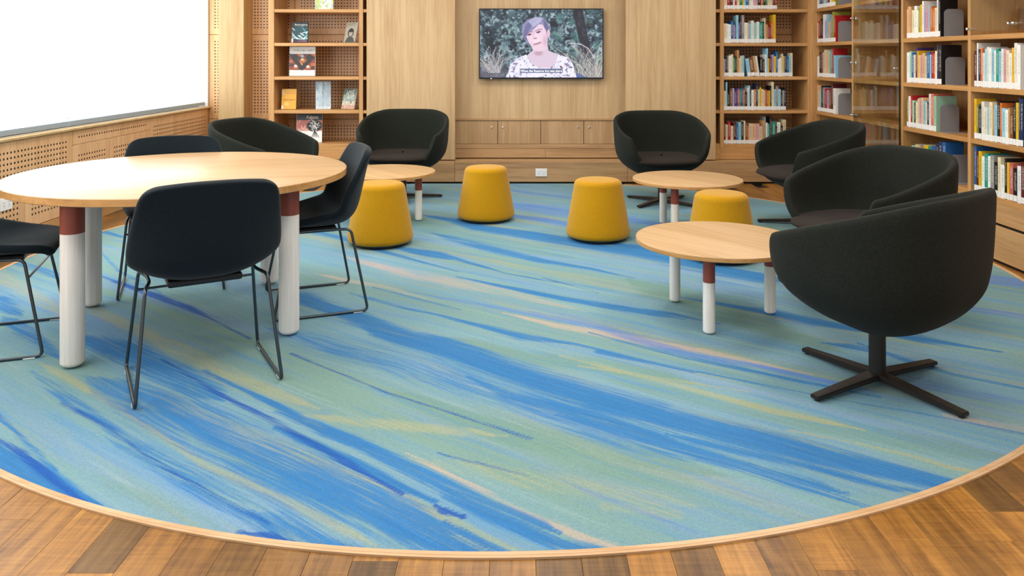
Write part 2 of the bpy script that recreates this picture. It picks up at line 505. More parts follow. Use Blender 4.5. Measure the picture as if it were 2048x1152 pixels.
# wall outlets
def outlet(label, loc, rz, w=.126, h=.087):
    t_ = thing('power_outlet', label, 'outlet', loc, rz)
    link('faceplate', box_mesh(w, .010, h, .003, 2), M['white'], t_, (0, -.005, 0))
    for sx in (-1, 1):
        link('switch', box_mesh(.016, .005, .010, .001), M['white'], t_, (sx * w * .22, -.0125, h * .22))
        for dx_, dz_, rr in ((-.006, .002, .5), (.006, .002, -.5), (0, -.012, 0)):
            link('slot', box_mesh(.0022, .001, .007), M['black'], t_, (sx * w * .22 + dx_, -.0106, -h * .12 + dz_), (0, rr, 0))
    return t_
outlet('white double power outlet on the timber plinth below the screen', (.277, PL_Y - .0005, .121), 0)
outlet('white double power outlet on the perforated wall under the window', (WALL_L + .0005, 5.53, .345), math.pi / 2, w=.13, h=.088)

# ------------------------------------------------------------------ television
TVX0, TVX1, TVZ0, TVZ1, TVY = -.412, .975, 1.140, 1.926, 8.72
tv = thing('television', 'wall-mounted flat screen television showing a woman being interviewed outdoors', 'television', ((TVX0 + TVX1) / 2, 8.79, (TVZ0 + TVZ1) / 2))
box('housing', TVX0 + .06, TVX1 - .06, 8.745, 8.789, TVZ0 + .06, TVZ1 - .06, M['black'], tv, bevel=.01)
box('back', TVX0, TVX1, TVY + .004, 8.745, TVZ0, TVZ1, M['black'], tv, bevel=.003)
bz = .012
for nm, a in (('bezel', (TVX0, TVX1, TVZ1 - bz, TVZ1)), ('bezel', (TVX0, TVX1, TVZ0, TVZ0 + bz * 1.5)), ('bezel', (TVX0, TVX0 + bz, TVZ0 + bz * 1.5, TVZ1 - bz)), ('bezel', (TVX1 - bz, TVX1, TVZ0 + bz * 1.5, TVZ1 - bz))):
    box(nm, a[0], a[1], TVY - .004, TVY + .004, a[2], a[3], M['black'], tv, bevel=.001)
box('power_light', TVX0 + .13, TVX0 + .14, TVY - .008, TVY - .004, TVZ0 + .002, TVZ0 + .008, M['led'], tv)
box('logo_tab', .265, .295, TVY - .007, TVY, TVZ0 - .008, TVZ0, M['black'], tv)

def picture_mesh(img, w, h):
    """flat grid in XZ (facing -Y) whose faces carry the picture's colours; img rows go from top"""
    H_, W_, _ = img.shape
    xs = np.linspace(-w / 2, w / 2, W_ + 1); zs = np.linspace(h / 2, -h / 2, H_ + 1)
    V = np.zeros((H_ + 1, W_ + 1, 3)); V[..., 0] = xs[None]; V[..., 2] = zs[:, None]
    idx = np.arange((H_ + 1) * (W_ + 1)).reshape(H_ + 1, W_ + 1)
    F = np.stack([idx[1:, :-1], idx[1:, 1:], idx[:-1, 1:], idx[:-1, :-1]], -1).reshape(-1, 4)
    me = bpy.data.meshes.new('picture')
    me.vertices.add(V.size // 3); me.vertices.foreach_set('co', V.ravel())
    me.loops.add(F.size); me.loops.foreach_set('vertex_index', F.ravel().astype(np.int32))
    me.polygons.add(len(F)); me.polygons.foreach_set('loop_start', np.arange(0, F.size, 4, dtype=np.int32))
    me.update(calc_edges=True)
    l = np.where(img <= .04045, img / 12.92, ((np.clip(img, 0, 1) + .055) / 1.055) ** 2.4)
    c = np.concatenate([l.reshape(-1, 3), np.ones((len(F), 1))], 1)
    ca = me.color_attributes.new('print', 'FLOAT_COLOR', 'CORNER')
    ca.data.foreach_set('color', np.repeat(c, 4, 0).ravel().astype(np.float32))
    return me

class Canvas:
    def __init__(s, w, h, col, seed=1):
        s.w, s.h = w, h; s.a = np.ones((h, w, 3)) * np.array(s.c(col)); s.r = np.random.default_rng(seed)
        s.X, s.Y = np.meshgrid((np.arange(w) + .5) / w, (np.arange(h) + .5) / h)
    @staticmethod
    def c(x):
        if isinstance(x, str): x = x.lstrip('#'); return [int(x[i:i+2], 16) / 255 for i in (0, 2, 4)]
        return x
    def put(s, m, col, al=1.0):
        m = (np.clip(m, 0, 1) * al)[..., None]; s.a = s.a * (1 - m) + np.array(s.c(col)) * m
    def smoothnoise(s, fx, fy):
        n = s.r.random((int(fy) + 3, int(fx) + 3)); x = s.X * fx; y = s.Y * fy
        xi, yi = x.astype(int), y.astype(int); u, v = x - xi, y - yi; u = u * u * (3 - 2 * u); v = v * v * (3 - 2 * v)
        return (n[yi, xi] * (1 - u) + n[yi, xi + 1] * u) * (1 - v) + (n[yi + 1, xi] * (1 - u) + n[yi + 1, xi + 1] * u) * v
    def fbm(s, f, asp=1.7): return sum(s.smoothnoise(f * asp * 2 ** k, f * 2 ** k) * .5 ** k for k in range(4)) / 1.875
    def ell(s, x, y, rx, ry, col, rot=0, al=1.0, soft=.15):
        c, n = math.cos(rot), math.sin(rot); dx, dy = (s.X - x) * s.w / s.h, s.Y - y
        u, v = (dx * c + dy * n) / rx, (-dx * n + dy * c) / ry
        s.put((1 - np.sqrt(u * u + v * v)) / soft, col, al)
    def poly(s, pts, col, al=1.0):
        m = np.zeros((s.h, s.w), bool); n = len(pts)
        for i in range(n):
            (x0, y0), (x1, y1) = pts[i], pts[(i + 1) % n]
            if y0 == y1: continue
            cnd = (y0 > s.Y) != (y1 > s.Y)
            m ^= cnd & (s.X < (x1 - x0) * (s.Y - y0) / (y1 - y0) + x0)
        s.put(m.astype(float), col, al)
    def line(s, pts, wd, col, al=1.0):
        asp = s.w / s.h
        for (x0, y0), (x1, y1) in zip(pts, pts[1:]):
            ax, ay, bx, by = x0 * asp, y0, x1 * asp, y1
            L = (bx - ax) ** 2 + (by - ay) ** 2 + 1e-9
            t = np.clip(((s.X * asp - ax) * (bx - ax) + (s.Y - ay) * (by - ay)) / L, 0, 1)
            d = np.hypot(s.X * asp - ax - t * (bx - ax), s.Y - ay - t * (by - ay))
            s.put(1.5 - d / wd, col, al)

def tv_picture():
    c = Canvas(400, 224, '#2a3a48', 3)
    Q = lambda L: [((x - 140) / 1655, (y - 130) / 925) for x, y in L]
    n = c.fbm(5); c.put((n - .42) * 6, '#4d6874'); n = c.fbm(14); c.put((n - .5) * 7, '#7d989c', .8)
    n = c.fbm(9); c.put((n - .54) * 8, '#10161f', .85); n = c.fbm(26); c.put((n - .57) * 9, '#aebfc8', .8)
    n = c.fbm(30); c.put((n - .56) * 8, '#1b2631', .7)
    n = c.fbm(11); c.put((n - .55) * 8 * (c.X > .6), '#4c7a72', .7)
    c.poly(Q([(1400, 130), (1530, 130), (1590, 480), (1680, 740), (1540, 760), (1470, 520)]), '#231f2c', .9)
    n = c.fbm(16); c.put((n - .5) * 5 * ((c.X > .8) & (c.X < .9)), '#4b4450', .6)
    r = random.Random(4)
    c.ell(.10, .93, .28, .16, '#6f6a78', al=.8, soft=.5)
    for _ in range(70):
        x0, a = .11 + r.uniform(-.04, .05), r.uniform(-1.1, 1.0); L = r.uniform(.2, .42)
        c.line([(x0, .93), (x0 + L * .4 * math.sin(a), .93 - L * math.cos(a) * .8), (x0 + L * .7 * math.sin(a), .93 - L * math.cos(a))], .0035, r.choice(['#b8b7bd', '#cfc9c4', '#8e8f9c', '#9c958f']), .7)
    c.ell(.93, 1.0, .3, .3, '#8b8786', al=.7, soft=.6)
    for _ in range(110):
        x0, y0, a = .86 + r.uniform(-.1, .16), 1.0, r.uniform(-1.1, .7); L = r.uniform(.15, .5)
        c.line([(x0, y0), (x0 + L * .35 * math.sin(a), y0 - L * .7), (x0 + L * .7 * math.sin(a), y0 - L)], .0035, r.choice(['#d6cfca', '#bdb4ac', '#a59f9d', '#e8e2e2', '#77716f']), .7)
    c.line(Q([(1340, 590), (1500, 600), (1600, 660), (1690, 790)]), .008, '#d9d4da', .8)
    # seated figure
    c.poly(Q([(700, 430), (715, 340), (780, 268), (890, 228), (985, 236), (1045, 300), (1085, 390), (1085, 500), (1040, 560), (780, 590), (725, 520)]), '#8d8ab0')
    c.poly(Q([(720, 470), (760, 330), (860, 260), (930, 250), (850, 330), (790, 430), (770, 560), (735, 530)]), '#6d6a94', .9)
    c.poly(Q([(790, 290), (890, 235), (985, 245), (960, 300), (860, 370)]), '#c3c1df', .7)
    c.poly(Q([(990, 260), (1040, 310), (1075, 400), (1060, 470), (1010, 360)]), '#5d5a86', .8)
    c.ell((1066 - 140) / 1655, (455 - 130) / 925, .024, .065, '#dfb9c8')
    c.poly(Q([(850, 620), (1050, 600), (1065, 690), (1190, 740), (1170, 870), (1080, 925), (930, 920), (830, 870), (770, 760), (850, 690)]), '#d8c3d6')
    c.ell((930 - 140) / 1655, (725 - 130) / 925, .09, .05, '#b98b9f', al=.7, soft=.6)
    c.poly(Q([(765, 495), (800, 450), (870, 395), (935, 330), (985, 335), (1030, 420), (1052, 520), (1052, 620), (1010, 680), (930, 702), (870, 690), (825, 620), (790, 560)]), '#e6c9da')
    c.ell((900 - 140) / 1655, (540 - 130) / 925, .11, .13, '#f0d6e4', al=.8, soft=.7)
    c.ell((1020 - 140) / 1655, (560 - 130) / 925, .05, .12, '#c79cb4', al=.6, soft=.8)
    for ex, ey in ((808, 470), (930, 436)):
        c.ell((ex - 140) / 1655, (ey - 130) / 925, .045, .018, '#8a5f7c', -.3, .9, .4)
        c.ell((ex - 140) / 1655, (ey - 128) / 925, .024, .010, '#2c1d33', -.3, 1, .4)
        c.line(Q([(ex - 45, ey - 12), (ex, ey - 34), (ex + 48, ey - 38)]), .006, '#85648c', .8)
    c.line(Q([(868, 440), (862, 500), (858, 525)]), .006, '#c59ab4', .6)
    c.ell((888 - 140) / 1655, (522 - 130) / 925, .034, .016, '#b17f99', -.2, .9, .5)
    c.line(Q([(866, 604), (905, 594), (960, 574)]), .006, '#7d4a66', .9)
    c.line(Q([(875, 618), (925, 606), (965, 585)]), .006, '#c98ba6', .8)
    c.line(Q([(835, 570), (850, 610), (855, 640)]), .004, '#c59ab4', .6)
    shirt = Q([(485, 1060), (550, 880), (630, 800), (765, 742), (820, 860), (930, 922), (1080, 925), (1165, 860), (1195, 738), (1340, 790), (1400, 880), (1445, 1060)])
    c.poly(shirt, '#e9e6fa')
    mk = Canvas(400, 224, (0, 0, 0)); mk.poly(shirt, (1, 1, 1)); mk = mk.a[..., 0]
    n = c.fbm(34); c.put((n - .60) * 12 * mk, '#6b5f78', .75); n = c.fbm(20); c.put((n - .6) * 6 * mk, '#bfbdd8', .6)
    c.poly(Q([(1445, 1060), (1440, 990), (1520, 1020), (1580, 1060)]), '#5b6ca0')
    c.ell((1232 - 140) / 1655, (908 - 130) / 925, .015, .015, '#7a2d3a')
    c.poly(Q([(678, 937), (1258, 937), (1258, 995), (678, 995)]), '#5c6487', .92)
    return np.clip(c.a, 0, 1)
sw, sh = TVX1 - TVX0 - 2 * bz, TVZ1 - TVZ0 - 2.5 * bz
scr = link('screen', picture_mesh(tv_picture(), sw, sh), M['screen'], tv, (0, TVY - 8.79, .25 * bz))
M['caption'] = new_mat('caption_white')[0]
_b = M['caption'].node_tree.nodes['Principled BSDF']; _b.inputs['Emission Color'].default_value = (.95, .95, 1, 1); _b.inputs['Emission Strength'].default_value = .75
cap = link('subtitle', text_mesh('When the Reserve Act was there', sw * .34), M['caption'], scr, ((968 - 967.5) / 1655 * sw, -.0012, -((966 - 592.5) / 925) * sh))

# ------------------------------------------------------------------ bookcases
def back_case(label, xa, xb, up_l, up_r, top=2.93):
    t_ = thing('bookcase', label, 'bookcase', ((xa + xb) / 2, 8.95, .25))
    box('base_board', xa, xb, CASE_Y, CASE_Y + .022, .25, SHELF_Z[0] - ST, M['shelf_x'], t_, bevel=.001)
    if up_l: box('upright', xa, xa + up_l, CASE_Y, WALL_Y - .003, SHELF_Z[0] - ST, top, M['case'], t_, bevel=.0015)
    if up_r: box('upright', xb - up_r, xb, CASE_Y, WALL_Y - .003, SHELF_Z[0] - ST, top, M['case'], t_, bevel=.0015)
    for z in SHELF_Z:
        box('shelf', xa + up_l + .0008, xb - up_r - .0008, CASE_Y + .003, WALL_Y - .004, z - ST, z, M['shelf_x'], t_, bevel=.0015)
    return t_
back_case('open timber bookcase with a few display books on perforated back', -2.745, -1.697, .061, .044)
back_case('dark timber bookcase mostly hidden behind sliding panel next to display books', -1.696, -.74, 0, .03)
back_case('dark timber bookcase mostly hidden behind sliding panel next to full shelves', 1.29, 2.262, .03, 0)
back_case('timber bookcase filled with rows of books beside the corner post', 2.263, 3.258, .044, .02)
post = box('corner_post', 3.2585, 3.335, 8.652, 8.72, .25, 2.93, M['case'], bevel=.002)
props(post, 'square timber post in the inner corner where two bookcases meet', 'post')

UP = [8.651, 7.674, 6.690, 5.700, 4.715]      # middles of the uprights along the right wall
def side_case(label, k, last=False):
    ya, yb = UP[k + 1], UP[k]
    t_ = thing('bookcase', label, 'bookcase', (3.5, (ya + yb) / 2, .245))
    y1 = yb - .018 if k else 8.650
    y0 = ya + .018
    box('base_board', CASE_X - .002, CASE_X + .02, ya - .017, y1, .246, SHELF_Z[0] - ST, M['door_y'], t_, bevel=.001)
    if k == 0:
        box('side_panel', 3.336, 3.718, 8.630, 8.6505, SHELF_Z[0] - ST, 2.93, M['case'], t_)
        y1 = 8.629
    box('upright', CASE_X, 3.718, ya - .0175, ya + .0175, SHELF_Z[0] - ST, 2.93, M['case'], t_, bevel=.0015)
    box('back_panel', 3.719, 3.735, ya, yb - .001, .25, 2.93, M['case'], t_)
    for z in SHELF_Z:
        box('shelf', CASE_X + .003, 3.718, y0, y1 - .0005, z - ST, z, M['shelf_y'], t_, bevel=.0015)
    return t_
caseA = side_case('side bookcase bay between the corner post and the glass-fronted bay', 0)
caseB = side_case('empty side bookcase bay behind a full-height glass door', 1)
caseC = side_case('side bookcase bay with grey bookends just past the glass door', 2)
caseD = side_case('side bookcase bay with an empty glass-fronted compartment above the books', 3)

def fitting(parent, name, loc, along_x=True):
    """small turned chrome knob or hinge boss pointing into the room (-X)"""
    me = lathe_mesh([(.009, 0), (.009, .006), (.006, .010), (.006, .016), (.011, .020), (.012, .028), (.008, .033), (.0, .034)], 14)
    o = link(name, smooth(me, 50), M['chrome'], parent, loc, (0, -math.pi / 2, 0))
    return o
gd = thing('glass_door', 'clear frameless glass cabinet door with chrome hinges and round knob', 'glass door', (3.29, 7.18, .45))
box('pane', 3.287, 3.293, 6.712, 7.650, .43, 2.40, M['glass'], gd)
box('edge_strip', 3.284, 3.296, 6.706, 6.7115, .43, 2.40, M['black'], gd)
for z in (.82, 1.33, 1.76, 2.2):
    fitting(gd, 'hinge', (3.2865 - 3.29, 7.615 - 7.18, z - .45))
    box('hinge_plate', 3.2935, 3.2995, 7.585, 7.6485, z - .018, z + .018, M['chrome'], gd, bevel=.002)
fitting(gd, 'knob', (3.2865 - 3.29, 6.745 - 7.18, 1.285 - .45))
for ya, yb, lab in ((5.165, 5.678, 'glass door of the upper empty compartment nearer the corner post'), (4.737, 5.155, 'glass door of the upper empty compartment farther from the corner post')):
    gd2 = thing('glass_door', lab, 'glass door', (3.29, (ya + yb) / 2, 1.56))
    box('pane', 3.287, 3.293, ya, yb, 1.565, 2.40, M['glass'], gd2)
    yk = ya + .02 if ya > 5 else yb - .02
    yh_ = yb - .02 if ya > 5 else ya + .02
    fitting(gd2, 'knob', (-.0035, yk - (ya + yb) / 2, 1.605 - 1.56))
    fitting(gd2, 'hinge', (-.0035, yh_ - (ya + yb) / 2, 1.585 - 1.56))

# ------------------------------------------------------------------ shelved books
m, nt, b = new_mat('book_cover'); M['book'] = m
oi = N(nt, 'ShaderNodeObjectInfo')
tc = N(nt, 'ShaderNodeTexCoord')
sep = N(nt, 'ShaderNodeSeparateXYZ'); nt.links.new(tc.outputs['Object'], sep.inputs[0])
rv = N(nt, 'ShaderNodeVectorMath', operation='ADD'); cmb = N(nt, 'ShaderNodeCombineXYZ')
nt.links.new(math_n(nt, 'MULTIPLY', oi.outputs['Random'], 91.0), cmb.inputs[2])
nt.links.new(tc.outputs['Object'], rv.inputs[0]); nt.links.new(cmb.outputs[0], rv.inputs[1])
letters = math_n(nt, 'GREATER_THAN', noise(nt, mapping(nt, rv.outputs[0], (7, 0, 42)), 1, 2), .54)
zin = math_n(nt, 'MULTIPLY', math_n(nt, 'GREATER_THAN', sep.outputs[2], .34), math_n(nt, 'LESS_THAN', sep.outputs[2], .90))
xin = math_n(nt, 'LESS_THAN', math_n(nt, 'ABSOLUTE', math_n(nt, 'SUBTRACT', sep.outputs[0], .5)), .24)
onsp = math_n(nt, 'LESS_THAN', sep.outputs[1], .02)
lm = math_n(nt, 'MULTIPLY', math_n(nt, 'MULTIPLY', letters, zin), math_n(nt, 'MULTIPLY', xin, onsp))
bw = N(nt, 'ShaderNodeRGBToBW'); nt.links.new(oi.outputs['Color'], bw.inputs[0])
inkc = mix(nt, math_n(nt, 'GREATER_THAN', bw.outputs[0], .30), '#e9e4d6', '#2c2623')
c = mix(nt, math_n(nt, 'MULTIPLY', lm, .75), oi.outputs['Color'], inkc)
nt.links.new(c, b.inputs['Base Color']); b.inputs['Roughness'].default_value = .4
m, nt, b = new_mat('spine_label'); M['label'] = m
oi = N(nt, 'ShaderNodeObjectInfo'); tc = N(nt, 'ShaderNodeTexCoord')
rv = N(nt, 'ShaderNodeVectorMath', operation='ADD'); cmb = N(nt, 'ShaderNodeCombineXYZ')
nt.links.new(math_n(nt, 'MULTIPLY', oi.outputs['Random'], 91.0), cmb.inputs[0]); nt.links.new(tc.outputs['Object'], rv.inputs[0]); nt.links.new(cmb.outputs[0], rv.inputs[1])
lt = math_n(nt, 'GREATER_THAN', noise(nt, mapping(nt, rv.outputs[0], (9, 0, 5)), 1, 2), .6)
nt.links.new(mix(nt, math_n(nt, 'MULTIPLY', lt, .55), '#eeecea', '#55545c'), b.inputs['Base Color']); b.inputs['Roughness'].default_value = .5

def unit_boxes(bs):
    bm = bmesh.new()
    for (x0, x1, y0, y1, z0, z1) in bs:
        r = bmesh.ops.create_cube(bm, size=1)
        for v in r['verts']:
            v.co = ((x0 + x1) / 2 + v.co.x * (x1 - x0), (y0 + y1) / 2 + v.co.y * (y1 - y0), (z0 + z1) / 2 + v.co.z * (z1 - z0))
    return bm_mesh(bm)
# one continuous wrap-around cover: spine and two boards
def cover_mesh():
    o = [(0, 1), (0, 0), (1, 0), (1, 1), (.92, 1), (.92, .03), (.08, .03), (.08, 1)]
    vs = [(x, y, 0) for x, y in o] + [(x, y, 1) for x, y in o]
    n = 8
    fs = [(i, (i + 1) % n, n + (i + 1) % n, n + i) for i in range(n)]
    for q in ((0, 1, 6, 7), (1, 2, 5, 6), (2, 3, 4, 5)):
        fs.append(tuple(reversed(q))); fs.append(tuple(n + k for k in q))
    me = bpy.data.meshes.new('cover'); me.from_pydata(vs, [], fs)
    bm = bmesh.new(); bm.from_mesh(me); bmesh.ops.recalc_face_normals(bm, faces=bm.faces); bm.to_mesh(me); bm.free()
    return me
ME_COVER = cover_mesh(); ME_COVER.materials.append(M['book'])
ME_PAGES = unit_boxes([(.081, .919, .031, .97, .012, .985)]); ME_PAGES.materials.append(M['paper'])
ME_LABEL = unit_boxes([(.03, .97, -.006, -.0005, 0, 1)]); ME_LABEL.materials.append(M['label'])

PAL = {'white': '#e4e2dc', 'cream': '#d9cba8', 'grey': '#8b8a88', 'black': '#17161a', 'red': '#a51d22', 'maroon': '#541a20', 'brown': '#7a4b26',
       'tan': '#b98a55', 'orange': '#cf6a24', 'yellow': '#dcb321', 'green': '#2c7a4a', 'teal': '#1f9485', 'sky-blue': '#8fc3d6', 'blue': '#1f5f9e',
       'navy': '#172c52', 'purple': '#4b3574', 'lilac': '#a99bbd', 'pink': '#cf9aa3', 'salmon': '#c9695a', 'olive': '#8a8436', 'mint': '#9fc9ae', 'peach': '#dfae83'}
KEYS = {'w': 'white', 'c': 'cream', 'g': 'grey', 'k': 'black', 'r': 'red', 'm': 'maroon', 'b': 'brown', 't': 'tan', 'o': 'orange', 'y': 'yellow', 'n': 'green',
        'e': 'teal', 's': 'sky-blue', 'u': 'blue', 'v': 'navy', 'p': 'purple', 'l': 'lilac', 'i': 'pink', 'a': 'salmon', 'q': 'olive', 'z': 'mint', 'h': 'peach'}
ORD = ['lowest', 'second-lowest', 'third-lowest', 'fourth-lowest', 'fifth-lowest']

def put_book(p, rz, lean, t, d, h, key, label, group, rng):
    o = link('book', ME_COVER, None, None, p, (0, -lean, rz)); o.scale = (t, d, h)
    c = lin(PAL[key]); f = rng.uniform(.85, 1.1)
    o.color = (min(1, c[0] * f), min(1, c[1] * f * rng.uniform(.95, 1.05)), min(1, c[2] * f), 1)
    props(o, label, 'book', group)
    pg = link('pages', ME_PAGES, None, o)
    lb = link('spine_label', ME_LABEL, None, o, (0, 0, .004 / h)); lb.scale = (1, 1, .040 / h)
    return o

def row(seq, start, rz, length, shelf_phrase, group, seed, tall=(), leans={}, hh=(.19, .25), dd=(.13, .17), cap=.335):
    """stand the books of seq (one key letter each) side by side; digits after a letter set thickness in cm"""
    rng = random.Random(seed)
    items = []
    i = 0
    while i < len(seq):
        k = seq[i]; i += 1; th = None
        if i < len(seq) and seq[i].isdigit(): th = int(seq[i]) / 100; i += 1
        items.append([KEYS[k], th or rng.uniform(.014, .032)])
    s_ = length / sum(a[1] for a in items) * .985
    dirv = Vector((math.cos(rz), math.sin(rz), 0))
    s = 0.0
    for j, (key, t) in enumerate(items):
        t = t * s_
        h = min(cap, rng.uniform(*hh) + (rng.random() < .15) * .03)
        if j in tall: h = min(cap, .29 + rng.uniform(0, .03))
        d = rng.uniform(*dd)
        lean = math.radians(leans.get(j, 0))
        if lean and not leans.get(j - 1, 0): s += .27 * math.tan(lean)
        size = ('slim' if t < .018 else 'thick' if t > .034 else 'medium') if h < .27 else 'tall'
        lft = items[j - 1][0] if j else None; rgt = items[j + 1][0] if j + 1 < len(items) else None
        if lft and rgt: nb = 'between %s and %s' % (lft, rgt)
        else: nb = 'ending row beside %s' % (lft or rgt)
        lab = '%s %s book %s, on %s' % (size, key, nb, shelf_phrase)
        p = Vector(start) + dirv * s
        w = t / math.cos(lean)
        put_book(p, rz, lean, t - .0008, d, h, key, lab, group, rng)
        s += w
    return s

BK = 'shelf of bookcase beside sliding panel'
bx0, by = 2.309, CASE_Y + .010
for z, seq, ln, tall, leans in (
    (4, 'crmwrcnysucwiikoknccmr', .60, (), {}),
    (3, 'cwwulpsumgwcgswzsw3e4kctrmoy', .585, (6, 9, 25), {}),
    (2, 'lkgwcnktccss4b5t3wkkwsymlyuwwcyvusc', .735, (7, 18), {11: 8, 12: 8, 13: 8, 14: 8}),
    (1, 'cskblppanuokwskwt3vcychboykcsgskgk', .70, (1, 17, 26), {}),
    (0, 'mcrcmuskcbochiictgwekekwkc', .70, (17, 20), {})):
    row(seq, (bx0, by, SHELF_Z[z] + .0005), 0, ln, ORD[z] + ' ' + BK, 'books in the back bookcase, %s shelf' % ORD[z], 100 + z, tall, leans)

def side_row(z, seq, ya, yb, phrase, group, seed, tall=(), **kw):
    return row(seq, (CASE_X + .012, ya, SHELF_Z[z] + .0005), -math.pi / 2, ya - yb, ORD[z] + ' ' + phrase, group + ', %s shelf' % ORD[z], seed, tall, **kw)
PA = 'shelf between corner post and glass door'
for z, seq, tall in ((4, 'wgutslbwyq', ()), (3, 'crmkwlshgqr', (9,)), (2, 'wkbichzgrs', (7, 8)), (1, 'hcskgrlbmw', (8,)), (0, 'wcgse', ())):
    side_row(z, seq, 8.60, 8.10 if z else 8.35, PA, 'books by the corner post', 200 + z, tall, hh=(.21, .28))
PC = 'shelf just past the glass door'
side_row(3, 'hhtcwwqywlisoocwk', 6.63, 6.10, PC, 'books past the glass door', 303, (15, 16), hh=(.22, .27))
side_row(2, 'wzucpyhihcusrowvk', 6.63, 6.08, PC, 'books past the glass door', 302, (15, 16), hh=(.22, .27))
side_row(1, 'qwrzkccihscvwaz', 6.63, 6.16, PC, 'books past the glass door', 301, (12, 13), hh=(.21, .27))
side_row(0, 'zchgyeuvvu', 6.55, 6.02, PC, 'books past the glass door', 300, (8, 9), hh=(.22, .26))
PD = 'shelf below the glass-fronted compartment'
side_row(2, 'mwvowswwsweswicwyww', 5.655, 5.13, PD, 'books below the glass-fronted compartment', 402, (17, 18), hh=(.23, .29))
side_row(1, 'yqkwcsctskoswtbkyvv', 5.655, 5.10, PD, 'books below the glass-fronted compartment', 401, (17, 18), hh=(.21, .29))
side_row(0, 'umywewgkcwkyakwmtcwb', 5.655, 4.98, PD, 'books below the glass-fronted compartment', 400, (0,), hh=(.22, .29))

# grey steel bookends
def rounded_top(w, h, r, n=6):
    o = [(-w / 2, 0), (w / 2, 0)]
    for k in range(n + 1):
        a = math.pi / 2 * k / n; o.append((w / 2 - r + r * math.cos(a), h - r + r * math.sin(a)))
    for k in range(n + 1):
        a = math.pi / 2 * (1 + k / n); o.append((-w / 2 + r + r * math.cos(a), h - r + r * math.sin(a)))
    return o
plate = prism_mesh(rounded_top(.150, .215, .035), .004)
foot = box_mesh(.150, .10, .0025)
for i, (y, z, ph) in enumerate(((8.086, 4, PA), (8.086, 3, PA), (8.086, 2, PA), (8.086, 1, PA), (6.085, 3, PC), (6.066, 2, PC), (6.146, 1, PC), (6.00, 0, PC), (5.115, 2, PD), (5.085, 1, PD), (4.965, 0, PD))):
    t_ = thing('bookend', 'grey steel bookend with rounded corners on %s %s' % (ORD[z], ph), 'bookend', (CASE_X + .105, y, SHELF_Z[z] + .0005), group='grey bookends')
    link('plate', plate, M['grey_plate'], t_, (0, 0, .0))
    link('foot', foot, M['grey_plate'], t_, (0, -.052, .0013))

# ------------------------------------------------------------------ display books, covers turned to the room
def display_book(label, px, z, w, h, t, img, rz=0, lean=8, y=8.80, body='#e8e5df', title=None, spine=None):
    """px: world x of the middle; stands on shelf z leaning back by lean degrees, on a small wire easel"""
    t_ = thing('display_book', label, 'book', (px, y, z + .0006), rz, 'display books on the open shelves')
    L = math.radians(lean)
    bm_ = plain('cover_' + label[:12].replace(' ', '_'), body, .45)
    block = link('cover', box_mesh(w, t, h, .0015), bm_, t_, (0, math.sin(L) * h / 2 + t / 2 * math.cos(L), math.cos(L) * h / 2 + math.sin(L) * t / 2 + .0005), (-L, 0, 0))
    art = link('cover_art', picture_mesh(img, w * .985, h * .985), M['print'], block, (0, -t / 2 - .0008, 0))
    if title:
        for body_, dx_, dz_, tw, th, colr, sh in title:
            mt = plain('ink_' + body_[:6].replace(' ', '_'), colr, .5)
            link('title', text_mesh(body_, tw, th, sh), mt, art, (dx_, -.0009, dz_))
    # wire easel behind
    hb = h * .55
    link('easel', tube_mesh([(-w * .25, .012, .003), (-w * .25, math.sin(L) * hb + t + .02, hb), (w * .25, math.sin(L) * hb + t + .02, hb), (w * .25, .012, .003)], .0016, 6, fillet=.01), M['steel'], t_)
    return t_

def scrawl(c, x0, x1, y, hgt, col, seed, wd=.008):
    """a line of handwriting too small to read"""
    r = random.Random(seed); n = 14
    c.line([(x0 + (x1 - x0) * k / n, y + r.uniform(-hgt, hgt)) for k in range(n + 1)], wd, col, .8)
def art_teal():
    c = Canvas(44, 56, '#0d1a20', 5); c.put((c.Y > .25) * (c.Y < .86) * 1.0, '#14404c'); r = random.Random(2)
    for _ in range(9): x, y = r.random(), r.uniform(.3, .8); c.line([(x, y), (x + r.uniform(-.4, .4), y + r.uniform(-.2, .2)), (x + r.uniform(-.5, .5), y + r.uniform(-.3, .3))], .018, r.choice(['#a7d2d0', '#e3efe9', '#3f8d8f']), .9)
    for k in range(4): c.line([(0, .5 + .09 * k), (.35 + .12 * k, .84)], .014, '#cfe3e1', .9)
    c.put((c.Y > .87) * 1.0, '#3a1733'); c.put((c.X < .1) * (c.Y > .8) * 1.0, '#e8e8e8'); scrawl(c, .4, .95, .93, .02, '#c8a6b8', 3); scrawl(c, .2, .8, .2, .008, '#6fb5bd', 4); return c.a
def art_portrait():
    c = Canvas(44, 62, '#b3ab9c', 6); c.put(c.Y * 1.0, '#8d867a', .6)
    c.ell(.5, .52, .20, .24, '#2b2823'); c.ell(.5, .55, .13, .17, '#a89c8c'); c.poly([(.1, 1), (.25, .76), (.5, .7), (.78, .76), (.95, 1)], '#3a352e'); c.ell(.5, .42, .15, .08, '#2b2823')
    c.put((c.fbm(16) - .6) * 5, '#5c564c', .4); scrawl(c, .15, .85, .08, .02, '#7d776b', 5, .01); scrawl(c, .1, .8, .16, .02, '#8b8578', 6, .01); return c.a
